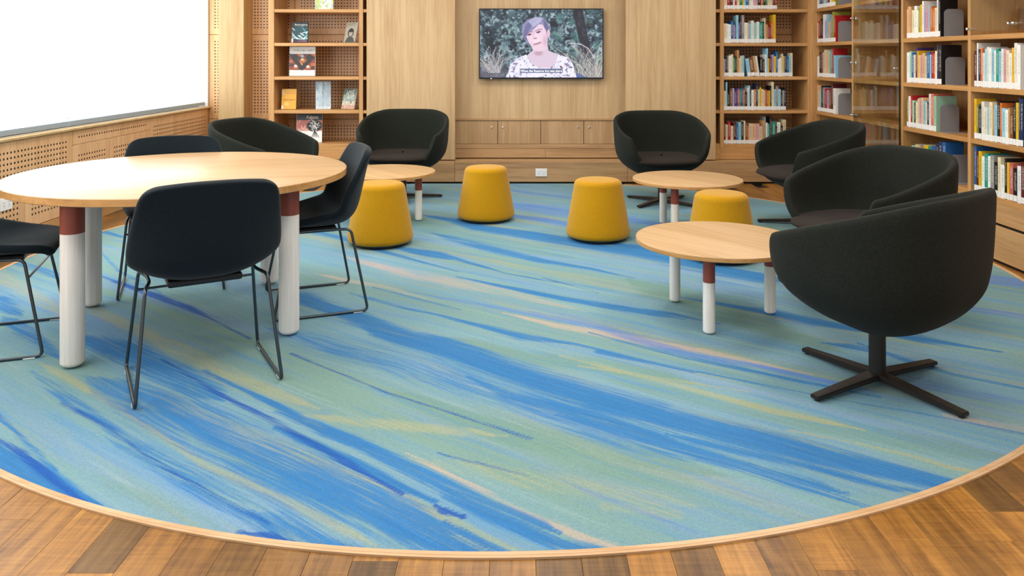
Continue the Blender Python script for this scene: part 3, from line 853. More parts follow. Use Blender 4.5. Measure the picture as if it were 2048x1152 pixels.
def art_red():
    c = Canvas(56, 66, '#dcdad6', 7); k = (c.Y > .24) & (c.Y < .80)
    n = (np.floor(c.X * 6) + np.floor(c.Y * 9)) % 3
    c.put((k & (n == 0)) * 1.0, '#7c2c1c'); c.put((k & (n == 1)) * 1.0, '#b0581f'); c.put((k & (n == 2)) * 1.0, '#3e1b16')
    for x, y, s in ((.2, .38, '#c7b38a'), (.5, .32, '#8ea4b4'), (.8, .42, '#c99a4a'), (.25, .66, '#d6d0cc'), (.72, .68, '#d9cfc2'), (.5, .44, '#c4b071')): c.ell(x, y, .06, .05, s)
    for sx in (-1, 1):
        c.line([(.5, .74), (.5 + sx * .16, .58), (.5 + sx * .3, .44), (.5 + sx * .36, .36), (.5 + sx * .28, .32), (.5 + sx * .2, .38)], .055, '#140d0c'); 
    c.line([(.42, .5), (.5, .62)], .02, '#c98248'); return c.a
def art_yellow():
    c = Canvas(40, 56, '#e2a51d', 8); c.put((c.fbm(6) - .5) * 2, '#eab634', .6); c.ell(.35, .75, .14, .1, '#efc968', al=.8); c.put((c.X < .12) * (c.Y > .82) * 1.0, '#f1eee6'); c.put((c.X < .16) * (c.Y < .26) * (c.Y > .06), '#d9d4c6', .8); scrawl(c, .25, .9, .22, .03, '#cf7a22', 7, .012); return c.a
def art_blue():
    c = Canvas(40, 70, '#b9cfe0', 9); c.put((c.fbm(5) - .45) * 3, '#dbe8f0'); c.put((c.fbm(8) - .55) * 4, '#7ea4c4', .7); c.put((np.abs(c.X - .48) < .02) * 1.0, '#8aa2b6'); c.put((c.Y > .9) * 1.0, '#e4ecf2', .6); return c.a
def art_beach():
    c = Canvas(44, 60, '#6f8478', 10); c.put((c.fbm(4) - .4) * 2, '#aebcb0'); c.put((c.Y < .3) * 1.0, '#394c44', .7); c.put((c.Y > .62) * 1.0, '#c3b49c', .8); c.put((c.Y > .82) * 1.0, '#b26a52', .7); c.ell(.7, .68, .03, .1, '#2a2723'); c.put((c.fbm(9) - .58) * 5, '#e6e6df', .6); return c.a
def art_flower():
    c = Canvas(60, 72, '#f0eeec', 11); c.put((c.Y < .22) * 1.0, '#1a242a'); c.put((c.Y >= .22) * (c.Y < .60) * 1.0, '#b9675c'); n = c.fbm(9); c.put((n - .5) * 6 * (c.Y > .22) * (c.Y < .66), '#e3c5bd', .8)
    c.ell(.70, .42, .27, .22, '#1b1a1b'); r = random.Random(5)
    for _ in range(40):
        a, q = r.uniform(0, 6.28), r.uniform(0, .2); x, y = .70 + q * math.cos(a), .42 + q * math.sin(a) * .9
        c.line([(x, y), (x + r.uniform(-.08, .08), y + r.uniform(-.08, .08))], .012, '#eceae8', .9)
    for k in range(5): c.line([(.72, .58), (.6 + .07 * k, .82)], .010, '#232122', .9)
    scrawl(c, .45, .85, .175, .018, '#b98d86', 8, .008)
    return c.a
def art_leaf():
    c = Canvas(50, 60, '#e9ede2', 12); c.put((c.fbm(7) - .5) * 8, '#9dbb62', .8); c.put((c.fbm(7) - .54) * 9, '#7fa9b6', .7); c.put((c.fbm(9) - .58) * 9, '#d9d04f', .8); return c.a
bxw = lambda p, y=8.80: (p - CX) * y / F_PX
display_book('dark teal paperback with white line drawing, beside a grey portrait book', bxw(599), SHELF_Z[3], .183, .235, .022, art_teal(), title=[('Belonging', .012, .086, .14, .022, '#e8ecea', 0)], body='#1b2226')
display_book('grey book with a black and white portrait cover, turned sideways', bxw(697), SHELF_Z[3], .155, .245, .014, art_portrait(), rz=math.radians(-24), lean=17, y=8.83, body='#b9b2a4')
display_book('large white art book with a red and black carved pattern', bxw(604), SHELF_Z[2], .292, .332, .035, art_red(), lean=4, title=[('MĀORI ART', .02, .125, .235, .030, '#77757a', 0)])
display_book('small yellow book with orange lettering on the shelf below the art book', bxw(577), SHELF_Z[1], .165, .230, .02, art_yellow(), title=[('aboriginal', .0, -.008, .135, .026, '#a8561c', 0)], body='#d9a42a')
display_book('pale blue slipcase of two upright volumes beside the yellow book', bxw(645), SHELF_Z[1], .165, .315, .075, art_blue(), rz=math.radians(16), lean=0, y=8.84, body='#c3d3df')
display_book('green and white paperback with bold title, propped at an angle', bxw(694), SHELF_Z[1], .170, .235, .018, art_beach(), rz=math.radians(-22), lean=17, y=8.82, title=[('LAST', .01, .083, .095, .030, '#f2f2ee', 0), ('TRUCK', .005, .05, .115, .030, '#eceee8', 0), ('OUT', -.0, .017, .08, .030, '#e4e8e0', 0)], body='#d6d2c6')
display_book('large cover with white flower drawing on dark top, on lowest display shelf', bxw(618), SHELF_Z[0], .285, .325, .02, art_flower(), lean=7, rz=math.radians(4), title=[('Kabane', .03, .125, .13, .034, '#efeae2', .25)], body='#eceae6')
display_book('pale floral green and blue book at the top of the display shelves', bxw(648), SHELF_Z[4], .205, .270, .03, art_leaf(), lean=5, body='#dfe4d6')

# ------------------------------------------------------------------ tables
def limed_leg(parent, x, y, r, h, zr):
    """turned leg with a rounded foot, limed below and brick red above height zr"""
    prof = [(r * math.sin(a), r * .55 * (1 - math.cos(a))) for a in np.linspace(.001, math.pi / 2, 8)] + [(r, zr)]
    lg = link('leg', smooth(lathe_mesh(prof, 28), 50), M['leg_white'], parent, (x, y, 0))
    link('red_band', smooth(lathe_mesh([(r * 1.004, zr + .0004), (r * 1.004, h)], 28), 50), M['leg_red'], lg)
    return lg
def round_top(parent, r, z, t, mat='table', rz=.2):
    e = .003
    tp = link('tabletop', smooth(lathe_mesh([(r - e, 0), (r, e), (r, t - e), (r - .0015, t - .001), (r - .004, t)], 96), 25), M[mat], parent, (0, 0, z - t), (0, 0, rz))
    link('edge_band', smooth(lathe_mesh([(r + .0006, e), (r + .0006, t - e)], 96, cap=False), 25), M['edge'], tp)
    return tp
mt = thing('meeting_table', 'large round pale timber table with thick two-tone legs', 'table', (-1.765, 4.175, 0))
round_top(mt, .842, .776, .036)
for (x, y) in ((-1.981, 3.495), (-2.355, 4.345), (-1.133, 3.905), (-1.508, 4.778)):
    limed_leg(mt, x + 1.765, y - 4.175, .050, .7395, .598)
def coffee(label, cx, cy, legs):
    t_ = thing('coffee_table', label, 'table', (cx, cy, 0), group='low round coffee tables')
    round_top(t_, .432, .415, .024, 'low_table', -.9)
    for x, y in legs: limed_leg(t_, x - cx, y - cy, .030, .3905, .258)
    return t_
coffee('low round timber coffee table between the armchair with its back turned and yellow stools', 1.078, 4.186, ((.899, 4.426), (.965, 3.913), (1.369, 4.218)))
coffee('low round timber coffee table in front of the armchair at the right sliding panel', 1.37, 6.26, ((1.225, 6.51), (1.217, 6.00), (1.665, 6.25)))
coffee('low round timber coffee table in front of the armchair at the left sliding panel', -1.12, 6.65, ((-.825, 6.625), (-1.246, 6.918), (-1.289, 6.408)))

# ------------------------------------------------------------------ stools
def stool_meshes():
    R0, R1, h = .243, .172, .455
    prof = [(R0 - .03, .022), (R0 - .012, .026), (R0 - .002, .04), (R0, .06)]
    for k in range(1, 9):
        t = k / 8; prof.append((R0 + (R1 + .012 - R0) * t, .06 + (.405 - .06) * t))
    for a in np.linspace(.15, math.pi / 2, 7): prof.append((R1 - .03 + .042 * math.cos(a), .405 + .045 * math.sin(a)))
    prof += [(R1 * .55, h - .001), (R1 * .25, h), (.004, h)]
    body = smooth(lathe_mesh(prof, 56), 60)
    return body
ST_BODY = stool_meshes()
def seam(r0, z0, r1, z1, a): return [(r0 * math.cos(a), r0 * math.sin(a), z0), (r1 * math.cos(a), r1 * math.sin(a), z1)]
ST_SEAM = tube_mesh([(.2435, 0, .05), (.2035, 0, .25), (.184, 0, .400), (.172, 0, .438)], .0013, 5)
ST_BASE = lathe_mesh([(.205, .006), (.212, .010), (.212, .026)], 40)
ST_FOOT = lathe_mesh([(.018, 0), (.018, .008)], 12)
for i, (x, y, a, lab) in enumerate(((-1.008, 5.82, 40, 'mustard felt stool beside the dining chair and left coffee table'),
                               (-.256, 6.677, -60, 'mustard felt stool standing free in front of the screen cabinet doors'),
                               (.627, 5.98, -75, 'mustard felt stool next to the coffee table facing the right sliding panel'),
                               (1.413, 5.385, -80, 'mustard felt stool tucked between the two right-hand coffee tables'))):
    t_ = thing('stool', lab, 'stool', (x, y, 0), math.radians(a), 'mustard felt stools')
    b_ = link('body', ST_BODY, M['mustard'], t_)
    for q in (0, math.pi): link('seam', ST_SEAM, M['mustard'], b_, (0, 0, 0), (0, 0, q))
    link('base', ST_BASE, M['black'], t_)
    for q in range(4): link('foot', ST_FOOT, M['black'], t_, (.17 * math.cos(q * 1.5708 + .7), .17 * math.sin(q * 1.5708 + .7), 0))

# ------------------------------------------------------------------ tub armchairs (front = -Y)
def sm(t): t = max(0, min(1, t)); return t * t * (3 - 2 * t)
def tub_rim(a):
    """rim height by angle from the back (degrees)"""
    a = abs(a)
    if a < 126:
        y = tub_plan(a)[1]
        t = (.375 - y) / (.375 - tub_plan(126)[1])
        return .855 - .209 * max(0, t) - .004 * min(1, a / 40)
    if a < 140: 
        t = (a - 126) / 14
        return .642 - (.642 - .388) * (sm(t) * .65 + .35 * t)
    return .388 - .010 * sm((a - 140) / 30)
TUB_A, TUB_B, TUB_F = .450, .405, .415
def tub_plan(a, k=1.0):
    s, c = math.sin(math.radians(a)), math.cos(math.radians(a))
    e = 2 / 2.7
    return (TUB_A * k * math.copysign(abs(s) ** e, s), (TUB_B if c > 0 else TUB_F) * k * math.copysign(abs(c) ** e, c))
def tub_g(z, front):
    zs = [.222, .232, .262, .31, .37, .44, .53, .66, .86]
    gs = [.02, .22, .45, .67, .83, .925, .965, .985, 1.0]
    z2 = z - front * .045 * (1 if z > .25 else max(0, (z - .222) / .028))
    return float(np.interp(z2, zs, gs))
def tub_shell():
    ang = sorted(set([k * 7.5 for k in range(-16, 17)] + [s * q for s in (-1, 1) for q in (123, 126, 129, 132, 135, 138, 141, 146, 155, 165)] + [180]))
    ang = [a for a in ang if a > -180]
    nz = 15
    V = np.zeros((nz, len(ang), 3))
    for j, a in enumerate(ang):
        rim = tub_rim(a); fr = sm((abs(a) - 60) / 100)
        for i in range(nz):
            t = i / (nz - 1); z = .222 + (rim - .222) * (t ** 1.25)
            g_ = tub_g(z, fr)
            # pull the front arms' lower edge back so the bowl sweeps up to the arm fronts
            x, y = tub_plan(a, g_)
            V[i, j] = (x, y, z)
    me = grid_mesh(V, closed_u=True)
    bm = bmesh.new(); bm.from_mesh(me)
    bmesh.ops.recalc_face_normals(bm, faces=bm.faces)
    b0 = [v for v in bm.verts if abs(v.co.z - .222) < 1e-6]
    bmesh.ops.contextual_create(bm, geom=b0)
    bmesh.ops.recalc_face_normals(bm, faces=bm.faces)
    bm.to_mesh(me); bm.free()
    o = bpy.data.objects.new('tmp', me); COL.objects.link(o)
    s_ = o.modifiers.new('solid', 'SOLIDIFY'); s_.thickness = .042; s_.offset = -1; s_.use_even_offset = False
    u_ = o.modifiers.new('sub', 'SUBSURF'); u_.levels = 1; u_.render_levels = 1
    bpy.context.view_layer.update()
    out = bpy.data.meshes.new_from_object(o.evaluated_get(bpy.context.evaluated_depsgraph_get()))
    bpy.data.objects.remove(o)
    return smooth(out)
def tub_cushion():
    ang = [k * 6 for k in range(60)]
    lev = [(.395, .55), (.398, .70), (.408, .80), (.424, .85), (.440, .835), (.452, .74), (.457, .5), (.459, .2), (.459, .02)]
    V = np.zeros((len(lev), len(ang), 3))
    for i, (z, k) in enumerate(lev):
        for j, a in enumerate(ang):
            x, y = tub_plan(a, k * .975)
            fr = sm((abs((a + 180) % 360 - 180) - 90) / 80)
            V[i, j] = (x, y * (1 + fr * .10 * min(1, max(0, (z - .395) / .03))), z - fr * .012)
    me = grid_mesh(V, closed_u=True)
    return smooth(me)
TUB, CUSH = tub_shell(), tub_cushion()
TUB_POST = smooth(lathe_mesh([(.034, .030), (.034, .225)], 24), 50)
def star_arm():
    L, w0, w1 = .385, .030, .021
    V = [(0.0, -w0, .022), (0.0, w0, .022), (L, w1, .008), (L, -w1, .008), (0, -w0, .048), (0, w0, .048), (L, w1, .024), (L, -w1, .024)]
    F = [(3, 2, 1, 0), (4, 5, 6, 7), (0, 1, 5, 4), (1, 2, 6, 5), (2, 3, 7, 6), (3, 0, 4, 7)]
    me = bpy.data.meshes.new('arm'); me.from_pydata(V, [], F)
    bm = bmesh.new(); bm.from_mesh(me); bmesh.ops.recalc_face_normals(bm, faces=bm.faces)
    bmesh.ops.bevel(bm, geom=bm.edges[:], offset=.003, segments=2, affect='EDGES'); bm.to_mesh(me); bm.free()
    return me
ARM = star_arm(); GL = lathe_mesh([(.012, 0), (.012, .010)], 12)
SEAM_L = None
def armchair(label, x, y, face, star):
    t_ = thing('armchair', label, 'armchair', (x, y, 0), math.radians(face + 90), 'dark swivel tub armchairs')
    link('shell', TUB, M['lounge'], t_)
    link('seat_cushion', CUSH, M['lounge_seat'], t_)
    link('column', TUB_POST, M['base_metal'], t_)
    for k in range(4):
        a = math.radians(star + 90 * k - face - 90)
        ar = link('base_arm', ARM, M['base_metal'], t_, (0, 0, 0), (0, 0, a))
        link('glide', GL, M['black'], ar, (.365, 0, 0))
    return t_
armchair('dark tub armchair seen from behind, facing away towards the coffee table', 1.535, 3.325, 128, 118.6)
armchair('dark tub armchair between the turned-away armchair and the side bookcase', 1.99, 4.46, 197, 110)
armchair('dark tub armchair in front of the glass-fronted bookcase bay', 2.40, 6.47, 188, 166)
armchair('dark tub armchair in front of the right sliding panel', 1.384, 7.443, 276, 137)
armchair('dark tub armchair in front of the left sliding panel', -1.11, 7.68, 266, 100)
armchair('dark tub armchair near the timber column, behind the round meeting table', -2.12, 6.64, -19, 20)

# ------------------------------------------------------------------ shell dining chairs on sled bases (front = -Y)
def dining_shell():
    #        y      z    halfw  wrap  lift
    prof = [(-.262, .452, .190, .00, -.010), (-.255, .472, .215, .00, -.004), (-.225, .482, .238, .00, .004), (-.15, .476, .258, .00, .022), (-.06, .466, .274, -.005, .048),
            (.03, .462, .288, -.02, .072), (.11, .466, .298, -.045, .080), (.170, .486, .304, -.08, .075), (.206, .530, .307, -.105, .052), (.226, .60, .305, -.112, .025),
            (.240, .67, .297, -.095, .012), (.253, .74, .288, -.075, 0), (.265, .80, .280, -.055, -.006), (.274, .845, .268, -.040, -.012), (.279, .868, .250, -.03, -.016), (.282, .880, .215, -.02, -.014)]
    us = np.linspace(-1, 1, 15)
    V = np.zeros((len(prof), len(us), 3))
    for i, (y, z, w, wr, lf) in enumerate(prof):
        for j, u in enumerate(us):
            q = abs(u) ** 2.6
            V[i, j] = (w * u, y + wr * q, z + lf * q)
    me = grid_mesh(V)
    o = bpy.data.objects.new('tmp', me); COL.objects.link(o)
    s_ = o.modifiers.new('solid', 'SOLIDIFY'); s_.thickness = .042; s_.offset = 0
    u_ = o.modifiers.new('sub', 'SUBSURF'); u_.levels = 2; u_.render_levels = 2
    bpy.context.view_layer.update()
    out = bpy.data.meshes.new_from_object(o.evaluated_get(bpy.context.evaluated_depsgraph_get()))
    bpy.data.objects.remove(o)
    return smooth(out)
DSH = dining_shell()
def sled(s):
    # side loop: under-seat bar, front leg, floor runner, rear leg
    return tube_mesh([(s * .215, -.05, .446), (s * .240, -.16, .446), (s * .283, -.245, .008), (s * .283, .245, .008), (s * .240, .16, .446), (s * .215, .05, .446)], .0075, 10, closed=True, fillet=.03)
SL = {s: sled(s) for s in (-1, 1)}
XB = {y: tube_mesh([(-.248, y, .36), (.248, y, .36)], .0055, 8) for y in (-.177,)}
PAN = box_mesh(.30, .24, .03, .01, 2)
GLD = box_mesh(.018, .05, .006, .002)
def dining_chair(label, x, y, face):
    t_ = thing('dining_chair', label, 'chair', (x, y, 0), math.radians(face + 90), 'dark shell chairs at the meeting table')
    link('shell', DSH, M['dining'], t_)
    link('seat_pan', PAN, M['black'], t_, (0, -.02, .434))
    for s in (-1, 1):
        sl = link('sled_leg', SL[s], M['steel'], t_)
        for yy in (-.19, .19): link('glide', GLD, M['glide'], sl, (s * .283, yy, .003))
    link('crossbar', XB[-.177], M['steel'], t_)
    return t_
dining_chair('dark shell chair with its back to the open rug, pulled out from the meeting table', -1.3635, 3.405, 120)
dining_chair('dark shell chair at the meeting table on the side of the yellow stool', -1.138, 4.425, 202)
dining_chair('dark shell chair at the meeting table with its back to the perforated wall', -2.505, 3.785, 20)
dining_chair('dark shell chair at the meeting table with its back to the corner armchair', -2.085, 4.76, 292)

# ------------------------------------------------------------------ inlaid round rug with timber edging
RUG_STROKES = [
    ('B', 0.95, [-1.25,4.52,0.071,-1.0,4.29,0.068,-0.77,4.08,0.07,-0.56,3.87,0.073,-0.38,3.77,0.087,-0.21,3.64,0.08,0.03,3.39,0.076]),
    ('B', 1.0, [-0.65,3.91,0.068,-0.38,3.71,0.081,-0.21,3.58,0.091,0.03,3.39,0.096,0.24,3.22,0.096,0.52,3.05,0.09]),
    ('B', 1.0, [0.34,3.14,0.102,0.56,3.0,0.085,0.77,2.88,0.079,0.95,2.76,0.068,1.13,2.66,0.059,1.3,2.58,0.05,1.44,2.52,0.031]),
    ('B', 0.5, [-1.07,3.87,0.099,-0.68,3.62,0.122,-0.34,3.39,0.11,-0.04,3.17,0.085,0.22,2.93,0.056,0.47,2.75,0.044]),
    ('B', 0.85, [-0.15,3.32,0.017,-0.04,3.2,0.044,0.16,3.08,0.052,0.49,2.85,0.048]),
    ('B', 0.85, [0.31,2.93,0.048,0.59,2.76,0.045,0.83,2.6,0.039,0.97,2.52,0.032]),
    ('B', 0.9, [-0.82,2.97,0.029,-0.6,2.83,0.034,-0.38,2.64,0.036,-0.2,2.5,0.038,-0.03,2.38,0.032,0.07,2.31,0.028]),
    ('B', 1.0, [-0.78,2.83,0.023,-0.56,2.67,0.027,-0.36,2.51,0.017,-0.29,2.46,0.01]),
    ('B', 0.85, [-0.7,2.55,0.098,-0.51,2.44,0.096,-0.34,2.35,0.073,-0.21,2.29,0.029]),
    ('B', 0.72, [-1.8,3.35,0.031,-1.65,3.26,0.092,-1.46,3.15,0.125,-1.16,2.93,0.127,-0.9,2.71,0.125,-0.68,2.56,0.131,-0.52,2.44,0.123]),
    ('D', 0.8, [-1.49,3.46,0.01,-1.25,3.24,0.019,-0.92,2.97,0.023,-0.56,2.65,0.021]),
    ('B', 1.0, [-1.23,3.33,0.006,-0.96,3.11,0.019,-0.7,2.87,0.022,-0.59,2.8,0.022]),
    ('Y', 0.85, [-2.05,3.46,0.034,-1.86,3.31,0.024,-1.56,3.08,0.019,-1.24,2.81,0.017,-1.05,2.65,0.023,-0.84,2.52,0.029,-0.63,2.38,0.027,-0.48,2.27,0.026]),
    ('B', 0.62, [-2.02,3.35,0.021,-1.82,3.18,0.032,-1.62,3.01,0.025,-1.39,2.8,0.035,-1.17,2.65,0.046,-0.92,2.46,0.055,-0.72,2.33,0.056,-0.54,2.23,0.035]),
    ('D', 0.75, [-1.71,3.05,0.006,-1.51,2.91,0.009,-1.33,2.75,0.009,-1.07,2.55,0.009,-0.85,2.4,0.01]),
    ('B', 1.0, [-1.87,2.78,0.036,-1.79,2.71,0.054,-1.64,2.61,0.058,-1.5,2.52,0.045,-1.38,2.45,0.029,-1.25,2.38,0.016]),
    ('D', 0.9, [-1.87,2.83,0.012,-1.74,2.74,0.018,-1.57,2.6,0.019,-1.4,2.47,0.014]),
    ('B', 0.8, [-1.98,3.0,0.002,-1.69,2.75,0.002]),
    ('D', 0.9, [-0.78,2.27,0.007,-0.72,2.26,0.021,-0.62,2.22,0.013]),
    ('B', 0.75, [-2.97,4.45,0.079,-2.84,4.35,0.067,-2.71,4.24,0.037]),
    ('B', 0.75, [-2.65,4.1,0.04,-2.49,3.97,0.051,-2.29,3.78,0.034,-2.13,3.63,0.022]),
    ('B', 0.8, [-2.12,3.83,0.058,-1.87,3.69,0.095,-1.5,3.41,0.086,-1.29,3.24,0.08]),
    ('D', 0.85, [-2.44,4.8,0.017,-2.09,4.53,0.044,-1.81,4.32,0.04,-1.63,4.15,0.015,-1.42,3.95,0.006]),
    ('Y', 0.75, [-2.34,4.3,0.054,-1.92,3.97,0.06,-1.65,3.74,0.067,-1.3,3.47,0.064,-1.05,3.27,0.046,-0.87,3.14,0.03]),
    ('Y', 0.7, [-3.3,4.97,0.078,-2.8,4.54,0.068,-2.46,4.24,0.05]),
    ('B', 0.6, [-3.36,5.24,0.042,-3.11,5.09,0.051,-2.84,4.89,0.032]),
    ('B', 0.6, [-2.9,5.49,0.008,-2.56,5.05,0.014,-2.25,4.75,0.019]),
    ('B', 0.7, [-3.33,6.25,0.029,-3.02,6.01,0.022]),
    ('B', 0.8, [-1.73,6.27,0.048,-1.32,5.98,0.047,-0.96,5.58,0.035,-0.58,5.23,0.012]),
    ('B', 0.9, [-0.83,5.66,0.03,-0.58,5.48,0.086,-0.4,5.35,0.028,-0.07,5.01,0.012,0.14,4.87,0.013]),
    ('B', 0.8, [-0.5,5.98,0.056,-0.2,5.66,0.087,0.16,5.32,0.05,0.49,5.11,0.025,0.65,4.97,0.013]),
    ('B', 0.95, [-0.72,6.78,0.043,-0.53,6.64,0.066,-0.3,6.34,0.093,0.12,6.09,0.122,0.37,5.87,0.111,0.72,5.61,0.111,0.94,5.46,0.109]),
    ('I', 0.8, [-0.14,7.46,0.052,-0.01,7.29,0.169,0.47,6.97,0.188,0.93,6.67,0.127,1.18,6.47,0.059]),
    ('I', 0.9, [-0.05,6.85,0.048,0.2,6.67,0.079,0.47,6.43,0.063]),
    ('I', 0.8, [-0.11,8.24,0.041,0.06,8.03,0.07,0.53,7.69,0.048]),
    ('B', 0.9, [-0.19,4.8,0.018,0.14,4.57,0.037,0.42,4.4,0.042,0.72,4.22,0.035]),
    ('D', 0.8, [0.25,4.82,0.011,0.4,4.67,0.011]),
    ('B', 0.75, [-0.75,4.62,0.01,-0.55,4.47,0.018,-0.39,4.35,0.013]),
    ('B', 0.8, [-0.85,4.49,0.021,-0.62,4.31,0.018,-0.41,4.19,0.013,0.03,3.87,0.045,0.28,3.77,0.012,0.61,3.55,0.009]),
    ('I', 0.65, [-0.41,4.49,0.021,0.02,4.25,0.035,0.3,4.11,0.067,0.66,3.86,0.03]),
    ('P', 0.9, [0.03,4.16,0.022,0.21,4.03,0.041,0.65,3.79,0.065]),
    ('P', 0.6, [-1.06,5.32,0.055,-0.73,5.03,0.099,-0.38,4.8,0.115,-0.06,4.59,0.075,0.23,4.37,0.037]),
    ('P', 0.6, [-1.14,4.91,0.042,-0.84,4.73,0.047,-0.56,4.52,0.024]),
    ('D', 0.85, [-0.87,3.5,0.005,-0.54,3.23,0.008,-0.24,3.03,0.005,-0.05,2.9,0.004]),
    ('D', 0.6, [-0.19,2.69,0.004,-0.04,2.62,0.005]),
    ('Y', 0.7, [-0.69,2.99,0.04,-0.42,2.93,0.052,-0.17,2.88,0.038]),
    ('Y', 0.55, [-0.21,2.64,0.062,0.13,2.53,0.089,0.42,2.45,0.077]),
    ('P', 0.8, [-0.3,2.66,0.012,-0.15,2.53,0.018,0.02,2.38,0.021,0.14,2.3,0.018]),
    ('Y', 0.9, [-0.52,2.58,0.006,-0.41,2.51,0.01,-0.33,2.45,0.01,-0.24,2.36,0.006]),
    ('D', 1.0, [-0.24,2.4,0.009,-0.22,2.38,0.019,-0.18,2.36,0.011]),
    ('B', 0.9, [0.47,4.37,0.035,0.84,4.21,0.027,0.98,4.11,0.012]),
    ('B', 1.0, [1.1,4.41,0.022,1.4,4.22,0.055,1.57,4.08,0.059,1.78,3.94,0.032]),
    ('I', 0.75, [0.43,4.01,0.047,0.78,3.65,0.051,1.11,3.48,0.036,1.35,3.32,0.027]),
    ('B', 0.8, [0.51,3.81,0.014,0.77,3.6,0.023,1.09,3.41,0.018,1.34,3.26,0.017]),
    ('P', 0.9, [0.42,3.92,0.055,0.79,3.73,0.047,1.11,3.52,0.024]),
    ('B', 0.8, [0.39,3.67,0.023,0.78,3.43,0.013]),
    ('B', 0.95, [0.83,5.67,0.136,1.11,5.32,0.14,1.31,5.11,0.135,1.52,4.92,0.123]),
    ('B', 0.9, [1.52,3.77,0.015,1.59,3.74,0.035,1.69,3.67,0.025]),
    ('B', 0.9, [1.89,3.88,0.026,1.98,3.84,0.051,2.17,3.73,0.018]),
    ('I', 0.95, [2.87,4.97,0.051,2.95,4.88,0.126,3.11,4.76,0.093]),
    ('I', 0.7, [2.42,4.35,0.033,2.54,4.26,0.061,2.72,4.17,0.047]),
    ('B', 0.75, [1.7,3.7,0.021,1.79,3.55,0.028,1.9,3.41,0.022,2.12,3.26,0.015]),
    ('B', 0.7, [0.99,3.33,0.009,1.33,3.14,0.01,1.6,3.02,0.01,1.86,2.87,0.011]),
    ('Y', 0.9, [0.38,3.5,0.021,0.7,3.28,0.027,0.98,3.07,0.04,1.18,2.96,0.025]),
    ('Y', 1.0, [1.27,2.77,0.01,1.37,2.71,0.014,1.47,2.63,0.018,1.58,2.59,0.021]),
    ('Y', 0.9, [1.07,2.87,0.013,1.18,2.82,0.01]),
    ('Y', 0.8, [0.58,2.97,0.007,0.83,2.83,0.008,1.13,2.66,0.006]),
    ('I', 0.5, [1.68,3.32,0.059,1.84,3.22,0.064,2.03,3.11,0.044]),
    ('P', 0.6, [1.67,3.0,0.049,1.88,2.9,0.048]),
    ('Y', 0.7, [0.46,3.43,0.018,0.79,3.3,0.017]),
    ('I', 0.5, [1.21,4.79,0.115,1.45,4.54,0.073]),
    ('G', 0.8, [-0.39,3.14,0.068,-0.04,2.88,0.127,0.46,2.68,0.091]),
    ('G', 0.8, [-0.22,3.77,0.088,0.03,3.6,0.094,0.34,3.52,0.114,0.62,3.38,0.107]),
    ('G', 0.9, [0.86,4.62,0.175,1.2,4.11,0.157,1.42,3.81,0.098]),
    ('G', 0.7, [0.6,3.24,0.096,1.1,2.95,0.088,1.54,2.76,0.1]),
    ('G', 0.6, [-1.8,7.74,0.243,-0.63,6.21,0.18,0.05,5.66,0.197]),
    ('G', 0.6, [2.23,4.42,0.217,2.55,3.92,0.192]),
    ('G', 0.6, [0.28,2.63,0.077,0.54,2.53,0.062]),
    ('B', 0.9, [-0.2,2.47,0.029,-0.08,2.37,0.031,0.01,2.3,0.03,0.11,2.23,0.028,0.23,2.18,0.025]),
    ('B', 0.95, [-0.17,2.29,0.012,-0.09,2.22,0.016,-0.02,2.17,0.017]),
    ('B', 0.88, [-0.55,2.49,0.059,-0.43,2.39,0.082,-0.31,2.3,0.08,-0.21,2.23,0.051,-0.1,2.18,0.02]),
    ('B', 0.6, [-0.51,2.41,0.039,-0.39,2.33,0.036,-0.28,2.24,0.028]),
    ('P', 0.8, [-0.04,2.44,0.013,0.07,2.34,0.021,0.19,2.25,0.022,0.28,2.21,0.015]),
    ('I', 0.5, [0.13,2.57,0.01,0.28,2.45,0.015,0.42,2.34,0.02,0.51,2.27,0.015]),
    ('Y', 0.6, [0.28,2.41,0.037,0.48,2.36,0.036]),
    ('B', 0.9, [0.64,2.71,0.032,0.78,2.64,0.035,0.9,2.53,0.028,1.02,2.45,0.019,1.09,2.4,0.009]),
    ('B', 1.0, [0.69,2.93,0.075,0.94,2.8,0.071,1.12,2.69,0.062,1.29,2.59,0.055,1.41,2.52,0.043]),
    ('B', 0.75, [0.66,2.81,0.029,0.86,2.71,0.028,1.03,2.61,0.026,1.2,2.51,0.02,1.34,2.48,0.015]),
    ('B', 0.8, [-0.72,2.33,0.056,-0.55,2.23,0.036,-0.45,2.19,0.025]),
    ('G', 0.5, [-1.28,2.52,0.039,-1.06,2.4,0.036,-0.92,2.32,0.032]),
]

